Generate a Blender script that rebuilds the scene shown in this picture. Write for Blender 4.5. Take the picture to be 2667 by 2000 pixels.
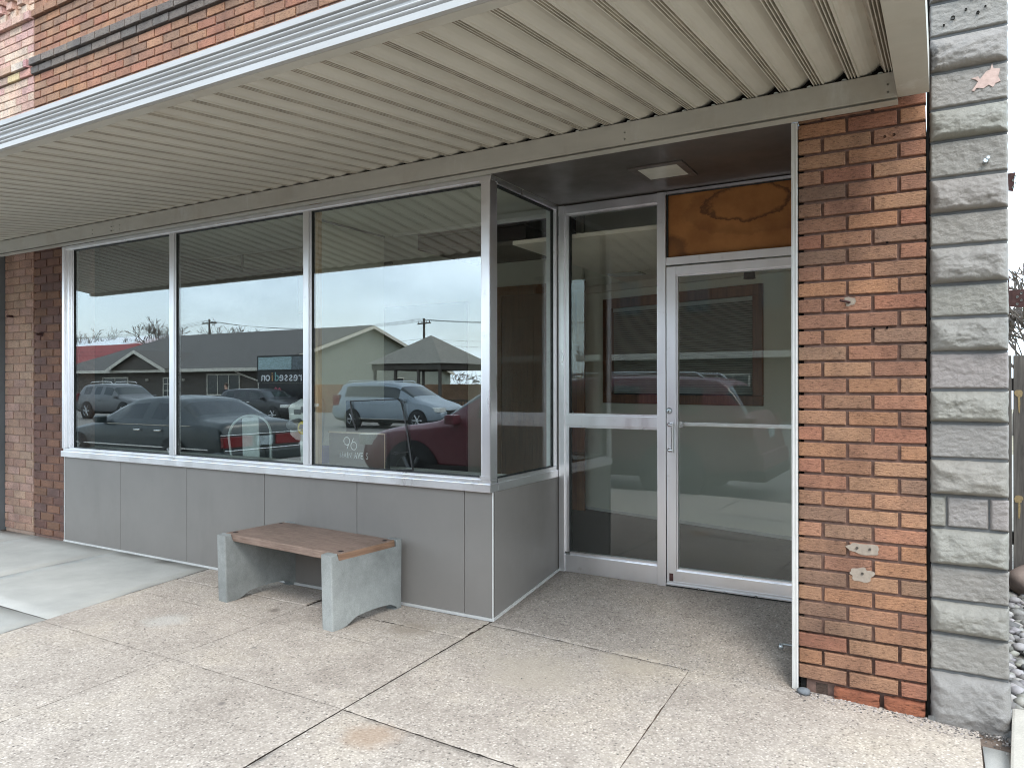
import bpy, bmesh, math, random
from mathutils import Vector, Matrix, noise
R = math.radians
rnd = random.Random(7)
for o in list(bpy.data.objects): bpy.data.objects.remove(o)
SC = bpy.context.scene
COL = SC.collection

# ------------------------------------------------------------------ camera
cam_d = bpy.data.cameras.new('camera'); cam = bpy.data.objects.new('camera', cam_d); COL.objects.link(cam)
cam.location = (2.3726, -3.857, 1.4409)
cam.rotation_euler = (R(90.107), R(0.05), R(30.11))
cam_d.sensor_width = 36; cam_d.lens = 1922.66/2667*36
cam_d.clip_start = 0.05; cam_d.clip_end = 900
SC.camera = cam

# ------------------------------------------------------------------ sky, sun, exposure
W = bpy.data.worlds.new('World'); SC.world = W; W.use_nodes = True
SUN_EL, SUN_DIR = R(50), Vector((0.62, -0.78))
nt = W.node_tree; nt.nodes.clear()
N = nt.nodes.new; L = nt.links.new
out = N('ShaderNodeOutputWorld'); bg = N('ShaderNodeBackground'); bg.inputs[1].default_value = 0.15
sky = N('ShaderNodeTexSky'); sky.sky_type = 'NISHITA'; sky.sun_disc = False
sky.sun_elevation = SUN_EL; sky.sun_rotation = math.atan2(SUN_DIR.x, SUN_DIR.y); sky.air_density = 1.0; sky.dust_density = 1.5
tc = N('ShaderNodeTexCoord'); mp = N('ShaderNodeMapping'); mp.inputs['Scale'].default_value = (1.6, 1.6, 4.5); mp.inputs['Location'].default_value = (3.1, .7, .4)
nz = N('ShaderNodeTexNoise'); nz.inputs['Scale'].default_value = 1.5; nz.inputs['Detail'].default_value = 6; nz.inputs['Roughness'].default_value = .52
rp = N('ShaderNodeValToRGB'); rp.color_ramp.elements[0].position = .40; rp.color_ramp.elements[1].position = .60
rp.color_ramp.elements[0].color = (.42, .42, .42, 1); rp.color_ramp.elements[1].color = (1, 1, 1, 1)
mx = N('ShaderNodeMix'); mx.data_type = 'RGBA'
L(tc.outputs['Generated'], mp.inputs[0]); L(mp.outputs[0], nz.inputs['Vector']); L(nz.outputs['Fac'], rp.inputs[0])
L(rp.outputs[0], mx.inputs[0]); L(sky.outputs[0], mx.inputs[6]); mx.inputs[7].default_value = (7.4, 8.8, 10.0, 1)
L(mx.outputs[2], bg.inputs[0]); L(bg.outputs[0], out.inputs[0])
sd = bpy.data.lights.new('sun', 'SUN'); sd.energy = 0.9; sd.angle = R(22); sd.color = (1, .95, .88)
sun = bpy.data.objects.new('sun', sd); COL.objects.link(sun); sun.location = (20, -25, 40)
sv = Vector((SUN_DIR.x*math.cos(SUN_EL), SUN_DIR.y*math.cos(SUN_EL), math.sin(SUN_EL)))
sun.rotation_euler = sv.to_track_quat('Z', 'Y').to_euler()
vs = SC.view_settings; vs.view_transform = 'Standard'; vs.look = 'None'; vs.gamma = 1; vs.use_curve_mapping = False; vs.exposure = 1.42
SC.render.engine = 'CYCLES'
SC.cycles.filter_width = 1.05; SC.cycles.max_bounces = 10; SC.cycles.transparent_max_bounces = 24; SC.cycles.glossy_bounces = 6; SC.cycles.diffuse_bounces = 5
SC.cycles.caustics_reflective = False; SC.cycles.sample_clamp_indirect = 8

# ------------------------------------------------------------------ materials
def nodes(name):
    m = bpy.data.materials.new(name); m.use_nodes = True; t = m.node_tree
    return m, t, t.nodes['Principled BSDF']
def nd(t, typ, **k):
    n = t.nodes.new(typ)
    for a, v in k.items():
        if hasattr(n, a): setattr(n, a, v)
    return n
def ramp(t, src, stops):
    r = t.nodes.new('ShaderNodeValToRGB'); e = r.color_ramp.elements
    while len(e) < len(stops): e.new(.5)
    for i, (p, c) in enumerate(stops):
        e[i].position = p; e[i].color = (*c, 1) if len(c) == 3 else c
    t.links.new(src, r.inputs[0]); return r.outputs[0]
def noise_fac(t, scale, detail=4, rough=.55, vec=None, stretch=None, dist=0):
    n = t.nodes.new('ShaderNodeTexNoise'); n.inputs['Scale'].default_value = scale
    n.inputs['Detail'].default_value = detail; n.inputs['Roughness'].default_value = rough; n.inputs['Distortion'].default_value = dist
    c = t.nodes.new('ShaderNodeTexCoord'); v = c.outputs['Object']
    if stretch:
        mp = t.nodes.new('ShaderNodeMapping'); mp.inputs['Scale'].default_value = stretch; t.links.new(v, mp.inputs[0]); v = mp.outputs[0]
    t.links.new(v, n.inputs['Vector']); return n.outputs['Fac']
def mixc(t, fac, a, b, mode='MIX'):
    m = t.nodes.new('ShaderNodeMix'); m.data_type = 'RGBA'; m.blend_type = mode
    for i, x in ((0, fac), (6, a), (7, b)):
        if hasattr(x, 'is_linked'): t.links.new(x, m.inputs[i])
        elif i == 0: m.inputs[0].default_value = x
        else: m.inputs[i].default_value = (*x, 1)
    return m.outputs[2]
def bump(t, p, h, strength, dist):
    b = t.nodes.new('ShaderNodeBump'); b.inputs['Strength'].default_value = strength; b.inputs['Distance'].default_value = dist
    t.links.new(h, b.inputs['Height'])
    prev = p.inputs['Normal'].links
    if prev: t.links.new(prev[0].from_socket, b.inputs['Normal'])
    t.links.new(b.outputs[0], p.inputs['Normal'])
def plain(name, col, rough=.5, metal=0, var=.12, scale=6, bscale=0, bstr=.2, bdist=.002, stretch=None, coat=0, emit=0):
    m, t, p = nodes(name)
    f = noise_fac(t, scale, 5, .6, stretch=stretch)
    lo = tuple(c*(1-var) for c in col); hi = tuple(min(1, c*(1+var)) for c in col)
    t.links.new(ramp(t, f, [(.3, lo), (.7, hi)]), p.inputs['Base Color'])
    rr = ramp(t, noise_fac(t, scale*2.3, 4, stretch=stretch), [(.3, (max(.02, rough*.8),)*3), (.7, (min(1, rough*1.2),)*3)])
    t.links.new(rr, p.inputs['Roughness'])
    p.inputs['Metallic'].default_value = metal
    if coat: p.inputs['Coat Weight'].default_value = coat; p.inputs['Coat Roughness'].default_value = .03
    if bscale: bump(t, p, noise_fac(t, bscale, 4, stretch=stretch), bstr, bdist)
    return m
def tinted(name, rough=.8, var=.25, scale=30, bscale=90, bstr=.5, bdist=.003, stretch=None, speck=0, grime=0, streak=0):
    m, t, p = nodes(name)
    a = t.nodes.new('ShaderNodeAttribute'); a.attribute_name = 'tint'
    g = ramp(t, noise_fac(t, scale, 6, .7, stretch=stretch), [(.25, (1-var,)*3), (.75, (1+var,)*3)])
    c = mixc(t, 1.0, a.outputs['Color'], g, 'MULTIPLY')
    if streak:
        sf = ramp(t, noise_fac(t, 1, 5, .62, stretch=(38, 38, 150)), [(.36, (.5, .47, .45)), (.46, (1, 1, 1)), (.62, (1.04, 1.04, 1.04)), (.74, (1.28, 1.25, 1.18))])
        c = mixc(t, 1.0, c, sf, 'MULTIPLY')
        wt_ = ramp(t, noise_fac(t, 2.4, 6, .6, stretch=(1.6, 1, .8)), [(.32, (.74, .72, .71)), (.5, (1, 1, 1)), (.68, (1.12, 1.1, 1.06))]); c = mixc(t, 1.0, c, wt_, 'MULTIPLY')
        bl_ = ramp(t, noise_fac(t, 7, 5, .6), [(.3, (.80, .79, .80)), (.7, (1.16, 1.14, 1.1))]); c = mixc(t, 1.0, c, bl_, 'MULTIPLY')
    if speck:
        v = t.nodes.new('ShaderNodeTexVoronoi'); v.inputs['Scale'].default_value = 260
        tcn = t.nodes.new('ShaderNodeTexCoord'); t.links.new(tcn.outputs['Object'], v.inputs['Vector'])
        s = ramp(t, v.outputs['Color'], [(.0, (.55, .5, .5)), (.22, (1, 1, 1)), (.8, (1, 1, 1)), (1, (1.35, 1.32, 1.25))])
        c = mixc(t, speck, c, mixc(t, 1.0, c, s, 'MULTIPLY'))
    if grime:
        gf = ramp(t, noise_fac(t, 3.2, 6, .65), [(.52, (0, 0, 0)), (.75, (grime,)*3)])
        c = mixc(t, gf, c, (.05, .045, .04))
    t.links.new(c, p.inputs['Base Color']); p.inputs['Roughness'].default_value = rough
    if bscale: bump(t, p, noise_fac(t, bscale, 6, .7, stretch=stretch), bstr, bdist)
    return m
def glass_mat(name, f0=.08, tint=(.93, .97, .94), dirt=.0, power=5.0):
    m = bpy.data.materials.new(name); m.use_nodes = True; t = m.node_tree; t.nodes.clear()
    o = t.nodes.new('ShaderNodeOutputMaterial'); tr = t.nodes.new('ShaderNodeBsdfTransparent'); tr.inputs[0].default_value = (*tint, 1)
    gl = t.nodes.new('ShaderNodeBsdfGlossy'); gl.inputs['Roughness'].default_value = 0.0; gl.inputs[0].default_value = (.96, .99, 1, 1)
    ge = t.nodes.new('ShaderNodeNewGeometry'); d = t.nodes.new('ShaderNodeVectorMath'); d.operation = 'DOT_PRODUCT'
    t.links.new(ge.outputs['Incoming'], d.inputs[0]); t.links.new(ge.outputs['Normal'], d.inputs[1])
    def mth(op, a, b=None):
        n = t.nodes.new('ShaderNodeMath'); n.operation = op
        for i, x in enumerate((a, b)):
            if x is None: continue
            if hasattr(x, 'is_linked'): t.links.new(x, n.inputs[i])
            else: n.inputs[i].default_value = x
        return n.outputs[0]
    c = mth('ABSOLUTE', d.outputs['Value']); c = mth('SUBTRACT', 1.0, c); c = mth('POWER', c, power)
    c = mth('MULTIPLY', c, 1-f0); c = mth('ADD', c, f0)
    ms = t.nodes.new('ShaderNodeMixShader'); t.links.new(c, ms.inputs[0]); t.links.new(tr.outputs[0], ms.inputs[1]); t.links.new(gl.outputs[0], ms.inputs[2])
    last = ms.outputs[0]
    if dirt:
        df = t.nodes.new('ShaderNodeBsdfDiffuse'); df.inputs[0].default_value = (.62, .63, .6, 1)
        f = ramp(t, noise_fac(t, 2.2, 7, .7, stretch=(1.5, 1, .5)), [(.45, (0, 0, 0)), (.8, (dirt,)*3)])
        m2 = t.nodes.new('ShaderNodeMixShader'); t.links.new(f, m2.inputs[0]); t.links.new(last, m2.inputs[1]); t.links.new(df.outputs[0], m2.inputs[2]); last = m2.outputs[0]
    # faint waviness of plate glass
    b = t.nodes.new('ShaderNodeBump'); b.inputs['Strength'].default_value = .035; b.inputs['Distance'].default_value = .006
    t.links.new(noise_fac(t, 1.4, 1, .3), b.inputs['Height']); t.links.new(b.outputs[0], gl.inputs['Normal'])
    t.links.new(last, o.inputs[0]); return m

def aggregate_mat(name='exposed_aggregate', k_=1.0):
    m, t, p = nodes(name)
    tcn = t.nodes.new('ShaderNodeTexCoord'); co = tcn.outputs['Object']
    v = t.nodes.new('ShaderNodeTexVoronoi'); v.inputs['Scale'].default_value = 100; t.links.new(co, v.inputs['Vector'])
    peb = ramp(t, v.outputs['Color'], [(0, (.05, .045, .042)), (.10, (.15, .13, .118)), (.30, (.31, .275, .245)), (.60, (.40, .355, .318)), (.86, (.50, .455, .41)), (1, (.66, .62, .57))])
    edge = ramp(t, v.outputs['Distance'], [(.30, (0, 0, 0)), (.62, (.75, .75, .75))])
    c = mixc(t, edge, peb, (.31, .275, .24))
    v2 = t.nodes.new('ShaderNodeTexVoronoi'); v2.inputs['Scale'].default_value = 48; t.links.new(co, v2.inputs['Vector'])
    dk = ramp(t, v2.outputs['Distance'], [(.07, (1, 1, 1)), (.14, (0, 0, 0))])
    pick = ramp(t, v2.outputs['Color'], [(.50, (0, 0, 0)), (.54, (.9, .9, .9))])
    dkm = mixc(t, 1.0, dk, pick, 'MULTIPLY')
    c = mixc(t, dkm, c, (.09, .08, .075))
    big = ramp(t, noise_fac(t, 1.3, 6, .65), [(.28, (.74, .72, .71)), (.5, (.97, .965, .96)), (.72, (1.08, 1.06, 1.0))])
    c = mixc(t, 1.0, c, big, 'MULTIPLY')
    fine = ramp(t, noise_fac(t, 6.5, 6, .7), [(.3, (.88, .87, .86)), (.7, (1.08, 1.08, 1.08))])
    c = mixc(t, 1.0, c, fine, 'MULTIPLY')
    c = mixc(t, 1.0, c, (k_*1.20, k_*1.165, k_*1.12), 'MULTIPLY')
    # rusty stain patch and a few drip marks
    for (x, y, r, col) in ((.33, -1.50, .13, (.34, .23, .15)), (-1.33, -.52, .05, (.12, .09, .07)), (-.35, -.36, .16, (.25, .2, .15)), (.95, -.15, .2, (.42, .35, .27)), (-.9, -1.05, .02, (.1, .09, .08)), (.75, -1.12, .018, (.09, .08, .07)), (1.5, -.75, .016, (.1, .09, .08)), (-.45, -1.62, .022, (.12, .1, .09)), (-1.75, -1.0, .15, (.46, .43, .39)), (.6, -.55, .3, (.40, .34, .27))):
        mp = t.nodes.new('ShaderNodeVectorMath'); mp.operation = 'DISTANCE'; mp.inputs[1].default_value = (x, y, 0)
        t.links.new(co, mp.inputs[0])
        ad = t.nodes.new('ShaderNodeMath'); ad.operation = 'MULTIPLY_ADD'; t.links.new(noise_fac(t, 9, 5, .7), ad.inputs[0]); ad.inputs[1].default_value = r*1.3; t.links.new(mp.outputs['Value'], ad.inputs[2])
        f = ramp(t, ad.outputs[0], [(r*1.1, (.62, .62, .62)), (min(.99, r*1.75), (0, 0, 0))])
        c = mixc(t, f, c, col)
    t.links.new(c, p.inputs['Base Color']); p.inputs['Roughness'].default_value = .85
    bump(t, p, v.outputs['Distance'], .5, -.003); bump(t, p, noise_fac(t, 14, 5, .7), .25, .004)
    return m
def concrete_mat(name, col, rough=.85, var=.14, stain=.2):
    m, t, p = nodes(name)
    c = ramp(t, noise_fac(t, 2.5, 7, .66), [(.3, tuple(x*(1-var) for x in col)), (.7, tuple(x*(1+var) for x in col))])
    c = mixc(t, 1.0, c, ramp(t, noise_fac(t, 170, 3, .6), [(.3, (.86,)*3), (.7, (1.1,)*3)]), 'MULTIPLY')
    c = mixc(t, ramp(t, noise_fac(t, 5, 7, .72, stretch=(1, 2.2, 1)), [(.55, (0,)*3), (.78, (stain,)*3)]), c, tuple(x*.55 for x in col))
    t.links.new(c, p.inputs['Base Color']); p.inputs['Roughness'].default_value = rough
    bump(t, p, noise_fac(t, 120, 4, .7), .25, .002); bump(t, p, noise_fac(t, 7, 5, .6), .2, .004)
    return m
def wood_mat(name, c0, c1, rough=.6, axis='X', scale=9, bstr=.25):
    st = {'X': (1, 14, 14), 'Y': (14, 1, 14), 'Z': (14, 14, 1)}[axis]
    m, t, p = nodes(name)
    f = noise_fac(t, scale*.35, 7, .68, stretch=st, dist=.6)
    c = ramp(t, f, [(.3, c0), (.68, c1)])
    c = mixc(t, 1.0, c, ramp(t, noise_fac(t, 2.2, 5, .6), [(.3, (.8,)*3), (.7, (1.15,)*3)]), 'MULTIPLY')
    t.links.new(c, p.inputs['Base Color']); p.inputs['Roughness'].default_value = rough
    bump(t, p, noise_fac(t, scale, 6, .7, stretch=st), bstr, .003)
    return m

M = {}
M['alum'] = plain('anodised_aluminium', (.80, .79, .80), .33, 1, .06, 3, stretch=(1, 1, .15))
M['alum_white'] = plain('pale_aluminium_trim', (.72, .71, .68), .45, .35, .06, 5)
M['alum_old'] = plain('oxidised_aluminium', (.60, .59, .585), .42, .9, .1, 7, bscale=40, bstr=.05)
M['gasket'] = plain('black_rubber', (.015, .016, .015), .6)
M['glass'] = glass_mat('window_glass', .165, (.96, .985, .965), .006)
M['glass_door'] = glass_mat('door_glass', .058, (.975, .99, .975), .006)
M['panel'] = plain('grey_painted_panel', (.205, .187, .169), .42, 0, .05, 2.2, bscale=60, bstr=.05, bdist=.001)
M['soffit'] = plain('beige_painted_soffit', (.58, .555, .49), .5, 0, .08, 2.5, stretch=(3, .6, 1))
M['awn_beam'] = plain('beige_painted_beam', (.47, .45, .395), .55, 0, .1, 2.2, stretch=(1, 1, 3))
M['fascia'] = plain('white_fascia_metal', (.40, .393, .38), .5, .05, .06, 3, stretch=(.5, 1, 3))
M['dark_ceiling'] = plain('dark_brown_ceiling', (.072, .062, .055), .38, 0, .15, 2.5)
M['brick'] = tinted('rug_face_brick', .88, .2, 55, 70, 1.0, .009, stretch=(1, 1, 2.6), speck=1.0, streak=1)
M['mortar'] = plain('raked_mortar', (.185, .11, .085), .95, 0, .25, 40, bscale=120, bstr=.6)
M['mortar_pale'] = plain('pale_mortar', (.30, .21, .16), .95, 0, .2, 40, bscale=120, bstr=.5)
M['void'] = plain('deep_gap', (.008, .007, .006), .9)
M['stone'] = tinted('grey_painted_block', .6, .12, 20, 110, .9, .006, grime=.25)
M['aggregate'] = aggregate_mat()
M['concrete'] = concrete_mat('new_concrete', (.39, .38, .35))
M['concrete_old'] = concrete_mat('old_concrete', (.45, .41, .35))
M['joint'] = plain('joint_dirt', (.15, .11, .085), .95, 0, .4, 30, bscale=90, bstr=.8)
M['bench_conc'] = concrete_mat('cast_concrete', (.255, .262, .248), .85, .34, .6)
M['bench_wood'] = wood_mat('weathered_plank', (.15, .092, .066), (.29, .205, .16), .85, 'X', 22, .8)
M['bench_end'] = wood_mat('plank_end_grain', (.16, .085, .05), (.34, .20, .125), .75, 'Y', 11, .5)
M['wall_int'] = plain('pale_green_grey_wall', (.80, .79, .69), .8, 0, .05, 2)
M['ceil_int'] = plain('grey_ceiling', (.66, .67, .59), .9, 0, .06, 2)
M['carpet'] = plain('dark_carpet', (.035, .034, .035), 1, 0, .3, 120, bscale=300, bstr=.8)
M['base_white'] = plain('white_baseboard', (.6, .6, .57), .5)
M['brown_wood'] = wood_mat('varnished_wood', (.13, .045, .02), (.25, .10, .045), .35, 'Z', 7, .08)
M['board'] = None
M['pine'] = wood_mat('pine_stud', (.52, .31, .15), (.78, .53, .30), .65, 'Z', 7, .2)
M['blind'] = plain('slate_blind', (.48, .53, .51), .5)
M['black'] = plain('black_paint', (.012, .012, .012), .45)
M['white_paint'] = plain('white_enamel', (.62, .67, .64), .35)
M['chrome'] = plain('chrome', (.8, .8, .8), .12, 1, .02)
M['plastic_white'] = plain('white_plastic', (.84, .88, .85), .4)
M['plastic_grey'] = plain('grey_plastic', (.16, .17, .18), .4)
M['yellow'] = plain('yellow_plastic', (.7, .55, .02), .4)
M['purple'] = plain('purple_plastic', (.14, .12, .34), .5)
M['sign_board'] = plain('taupe_sign_face', (.075, .066, .05), .35, 0, .05)
M['sign_edge'] = plain('gilt_frame', (.55, .45, .33), .35, .4)
M['letter'] = plain('white_lettering', (.92, .92, .9), .5)
M['rust'] = plain('rusty_steel', (.06, .025, .022), .8, .2, .4, 30)
M['steel'] = plain('galvanised_steel', (.5, .53, .54), .35, .9, .1, 20)
M['fence_wood'] = wood_mat('weathered_fence', (.035, .03, .027), (.12, .105, .09), .85, 'Z', 9, .7)
M['sap'] = plain('knot_sap', (.24, .17, .08), .5, 0, .3, 60)
M['rock'] = tinted('river_stone', .75, .25, 18, 50, .5, .006)
M['asphalt'] = plain('asphalt', (.155, .145, .13), .92, 0, .18, 1.2, bscale=90, bstr=.5)
M['earth'] = plain('dry_grass_ground', (.21, .18, .12), 1, 0, .3, 2)
M['shingle'] = plain('asphalt_shingle', (.085, .077, .069), .9, 0, .25, 5, bscale=9, bstr=.6, bdist=.03, stretch=(.6, 3, 3))
M['siding_dark'] = plain('dark_brown_siding', (.075, .062, .05), .7, 0, .1, 2)
M['siding_green'] = plain('sage_siding', (.235, .245, .205), .7, 0, .05, 1)
M['siding_grey'] = plain('grey_clapboard', (.27, .28, .28), .6, 0, .06, 2)
M['fascia_w'] = plain('cream_trim', (.56, .52, .44), .6)
M['red_wall'] = plain('red_metal_wall', (.46, .10, .10), .5, 0, .06, .5)
M['white_roof'] = plain('white_metal_roof', (.8, .82, .84), .4)
M['tan_fence'] = plain('tan_wood_fence', (.33, .19, .11), .8, 0, .2, 3)
M['bark'] = plain('bare_bark', (.10, .082, .068), .95, 0, .3, 8)
M['car_glass'] = plain('tinted_car_glass', (.018, .024, .024), .04, 0, .05)
M['tyre'] = plain('tyre_rubber', (.018, .018, .018), .85)
M['wheel_well'] = plain('wheel_well_black', (.008, .008, .008), .9)
M['rim'] = plain('alloy_rim', (.5, .5, .5), .3, .9)
M['lamp_red'] = plain('red_lens', (.15, .006, .01), .12, 0, .1)
M['lamp_clear'] = plain('clear_lens', (.72, .72, .68), .1, .3)
M['plate'] = plain('licence_plate', (.30, .36, .38), .5, 0, .5, 9)
M['skin'] = plain('skin', (.42, .25, .18), .6)
M['cloth_dark'] = plain('dark_jacket', (.018, .016, .022), .9)
M['hair'] = plain('brown_hair', (.06, .035, .02), .7)
for n_, c_ in dict(green=(.010, .019, .021), silver=(.20, .235, .265), grey=(.085, .087, .09), black=(.012, .013, .016), maroon=(.125, .030, .040)).items():
    M['paint_'+n_] = plain('car_paint_'+n_, c_, .38, .1, .05, 1, coat=.2)

def scuffed(m, scale, col, lo, hi, amt, stretch):
    t = m.node_tree; p = t.nodes['Principled BSDF']; src = p.inputs['Base Color'].links[0].from_socket
    f = ramp(t, noise_fac(t, scale, 7, .72, stretch=stretch), [(lo, (0,)*3), (hi, (amt,)*3)])
    t.links.new(mixc(t, f, src, col), p.inputs['Base Color'])
scuffed(M['panel'], 3.2, (.34, .34, .33), .66, .76, .5, (1, 1, 3)); scuffed(M['panel'], 1.1, (.15, .135, .12), .52, .7, .4, (1.6, 1, .5))
scuffed(M['soffit'], 1.6, (.36, .27, .18), .56, .75, .4, (2.6, .5, 1)); scuffed(M['awn_beam'], 2.2, (.33, .26, .19), .54, .74, .45, (1.2, 1, .6))
scuffed(M['awn_beam'], 3, (.62, .62, .60), .60, .74, .5, (2, 1, .4)); scuffed(M['fascia'], 1.3, (.30, .29, .27), .55, .75, .5, (1, 1, 1))
scuffed(M['alum'], 9, (.55, .53, .50), .60, .72, .6, (1, 1, 1)); scuffed(M['stone'], 11, (.42, .40, .37), .67, .72, .6, (1, 1, 1.4)); scuffed(M['dark_ceiling'], 1.2, (.085, .075, .07), .5, .7, .5, (1, 1, 1))
def stained_board():
    m, t, p = nodes('water_stained_board')
    c = ramp(t, noise_fac(t, 5, 6, .6), [(.3, (.30, .115, .030)), (.7, (.48, .205, .06))])
    tcn = t.nodes.new('ShaderNodeTexCoord')
    for (cx_, cz_, sx_, sz_, r_, w_, am) in ((1.30, 2.60, .62, 1.5, .17, .010, .75), (1.36, 2.57, .5, 1.3, .21, .02, .2), (.82, 2.28, 1, 1, .11, .05, .6)):
        mp_ = t.nodes.new('ShaderNodeMapping'); mp_.inputs['Location'].default_value = (-cx_*sx_, -.93, -cz_*sz_); mp_.inputs['Scale'].default_value = (sx_, 1, sz_)
        t.links.new(tcn.outputs['Object'], mp_.inputs[0]); ln_ = t.nodes.new('ShaderNodeVectorMath'); ln_.operation = 'LENGTH'; t.links.new(mp_.outputs[0], ln_.inputs[0])
        ad = t.nodes.new('ShaderNodeMath'); ad.operation = 'MULTIPLY_ADD'; t.links.new(noise_fac(t, 7, 6, .65), ad.inputs[0]); ad.inputs[1].default_value = .16; t.links.new(ln_.outputs['Value'], ad.inputs[2])
        b_ = r_+.08
        f = ramp(t, ad.outputs[0], [(b_-w_*2.5, (0,)*3), (b_-w_*.3, (am,)*3), (b_+w_*.2, (am,)*3), (b_+w_, (0,)*3)])
        c = mixc(t, f, c, (.055, .02, .008))
    c = mixc(t, ramp(t, noise_fac(t, 60, 3, .6), [(.3, (.85,)*3), (.7, (1.12,)*3)]), (.02, .01, .005), c, 'MIX') if False else c
    t.links.new(c, p.inputs['Base Color']); p.inputs['Roughness'].default_value = .7
    bump(t, p, noise_fac(t, 80, 4, .6), .2, .002); return m
M['board'] = stained_board()

# ------------------------------------------------------------------ mesh helpers
class MB:
    def __init__(s): s.v = []; s.f = []; s.m = []; s.c = []; s.sm = []
    def add(s, vs, fs, mat=0, col=(1, 1, 1), smooth=False):
        b = len(s.v); s.v += [tuple(x) for x in vs]
        for f in fs: s.f.append([b+i for i in f]); s.m.append(mat); s.c.append(col); s.sm.append(smooth)
    def box(s, x0, x1, y0, y1, z0, z1, mat=0, col=(1, 1, 1), T=None, ch=0):
        if ch:
            return s.cbox(x0, x1, y0, y1, z0, z1, ch, mat, col, T)
        v = [(x, y, z) for z in (z0, z1) for y in (y0, y1) for x in (x0, x1)]
        if T: v = [T @ Vector(p) for p in v]
        s.add(v, [(0, 2, 3, 1), (4, 5, 7, 6), (0, 1, 5, 4), (2, 6, 7, 3), (0, 4, 6, 2), (1, 3, 7, 5)], mat, col)
    def cbox(s, x0, x1, y0, y1, z0, z1, c, mat=0, col=(1, 1, 1), T=None):
        bm = bmesh.new(); bmesh.ops.create_cube(bm, size=1)
        for v in bm.verts: v.co = ((x0+x1)/2+v.co.x*(x1-x0), (y0+y1)/2+v.co.y*(y1-y0), (z0+z1)/2+v.co.z*(z1-z0))
        bmesh.ops.bevel(bm, geom=bm.edges[:], offset=c, segments=2, affect='EDGES', profile=.6)
        s.bm(bm, mat, col, T)
    def bm(s, bm, mat=0, col=(1, 1, 1), T=None, smooth=False):
        bm.verts.index_update()
        s.add([(T @ v.co) if T else v.co for v in bm.verts], [[v.index for v in f.verts] for f in bm.faces], mat, col, smooth); bm.free()
    def quad(s, a, b, c, d, mat=0, col=(1, 1, 1)): s.add([a, b, c, d], [(0, 1, 2, 3)], mat, col)
    def prism(s, poly, axis, a0, a1, mat=0, col=(1, 1, 1), T=None):
        # poly in the two other axes, extruded along axis
        def mk(p, a): return {'x': (a, p[0], p[1]), 'y': (p[0], a, p[1]), 'z': (p[0], p[1], a)}[axis]
        n = len(poly); v = [mk(p, a0) for p in poly]+[mk(p, a1) for p in poly]
        if T: v = [T @ Vector(p) for p in v]
        s.add(v, [tuple(range(n))[::-1], tuple(range(n, 2*n))]+[(i, (i+1) % n, n+(i+1) % n, n+i) for i in range(n)], mat, col)
    def tube(s, pts, r, n=8, mat=0, col=(1, 1, 1), cap=True):
        pts = [Vector(p) for p in pts]; rs = r if isinstance(r, (list, tuple)) else [r]*len(pts)
        vs = []; up0 = None
        for i, p in enumerate(pts):
            d = (pts[min(i+1, len(pts)-1)]-pts[max(i-1, 0)]).normalized()
            a = d.orthogonal().normalized() if up0 is None else (up0-d*up0.dot(d)).normalized()
            up0 = a; b = d.cross(a)
            vs += [p+(a*math.cos(2*math.pi*k/n)+b*math.sin(2*math.pi*k/n))*rs[i] for k in range(n)]
        fs = [(i*n+k, i*n+(k+1) % n, (i+1)*n+(k+1) % n, (i+1)*n+k) for i in range(len(pts)-1) for k in range(n)]
        s.add(vs, fs, mat, col, True)
        if cap: s.add(vs[:n], [tuple(range(n))[::-1]], mat, col); s.add(vs[-n:], [tuple(range(n))], mat, col)
    def lathe(s, prof, center, axis='y', n=24, mat=0, col=(1, 1, 1), smooth=True):
        c = Vector(center); vs = []
        for (r, h) in prof:
            for k in range(n):
                a = 2*math.pi*k/n; u, w = r*math.cos(a), r*math.sin(a)
                vs.append(c+Vector({'y': (u, h, w), 'z': (u, w, h), 'x': (h, u, w)}[axis]))
        fs = [(i*n+k, i*n+(k+1) % n, (i+1)*n+(k+1) % n, (i+1)*n+k) for i in range(len(prof)-1) for k in range(n)]
        s.add(vs, fs, mat, col, smooth)
    def build(s, name, mats, parent=None, loc=None):
        me = bpy.data.meshes.new(name); me.from_pydata(s.v, [], s.f)
        for m in (mats if isinstance(mats, (list, tuple)) else [mats]): me.materials.append(m)
        me.polygons.foreach_set('material_index', s.m); me.polygons.foreach_set('use_smooth', s.sm)
        at = me.attributes.new('tint', 'FLOAT_COLOR', 'FACE')
        at.data.foreach_set('color', [x for c in s.c for x in (c[0], c[1], c[2], 1)])
        bm = bmesh.new(); bm.from_mesh(me); bmesh.ops.recalc_face_normals(bm, faces=bm.faces); bm.to_mesh(me); bm.free()
        me.update(); o = bpy.data.objects.new(name, me); COL.objects.link(o)
        if parent: o.parent = parent
        if loc: o.location = loc
        return o
def tag(o, label=None, cat=None, group=None, kind=None):
    for k, v in (('label', label), ('category', cat), ('group', group), ('kind', kind)):
        if v: o[k] = v
    return o
def empty(name, label, cat, loc=(0, 0, 0), rz=0, group=None):
    o = bpy.data.objects.new(name, None); COL.objects.link(o); o.location = loc; o.rotation_euler = (0, 0, rz); o.empty_display_size = .2
    return tag(o, label, cat, group)
def boxpart(name, mat, parent, *dims, ch=0):
    mb = MB()
    for d in dims: mb.box(*d, ch=ch)
    return mb.build(name, mat, parent)
def G(x, y):
    g = -.03*max(0, min(x, 3.2))
    if y > 0 and 0 < x < 1.76: g += (.117-g)*min(1, y/.92)
    return g

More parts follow.
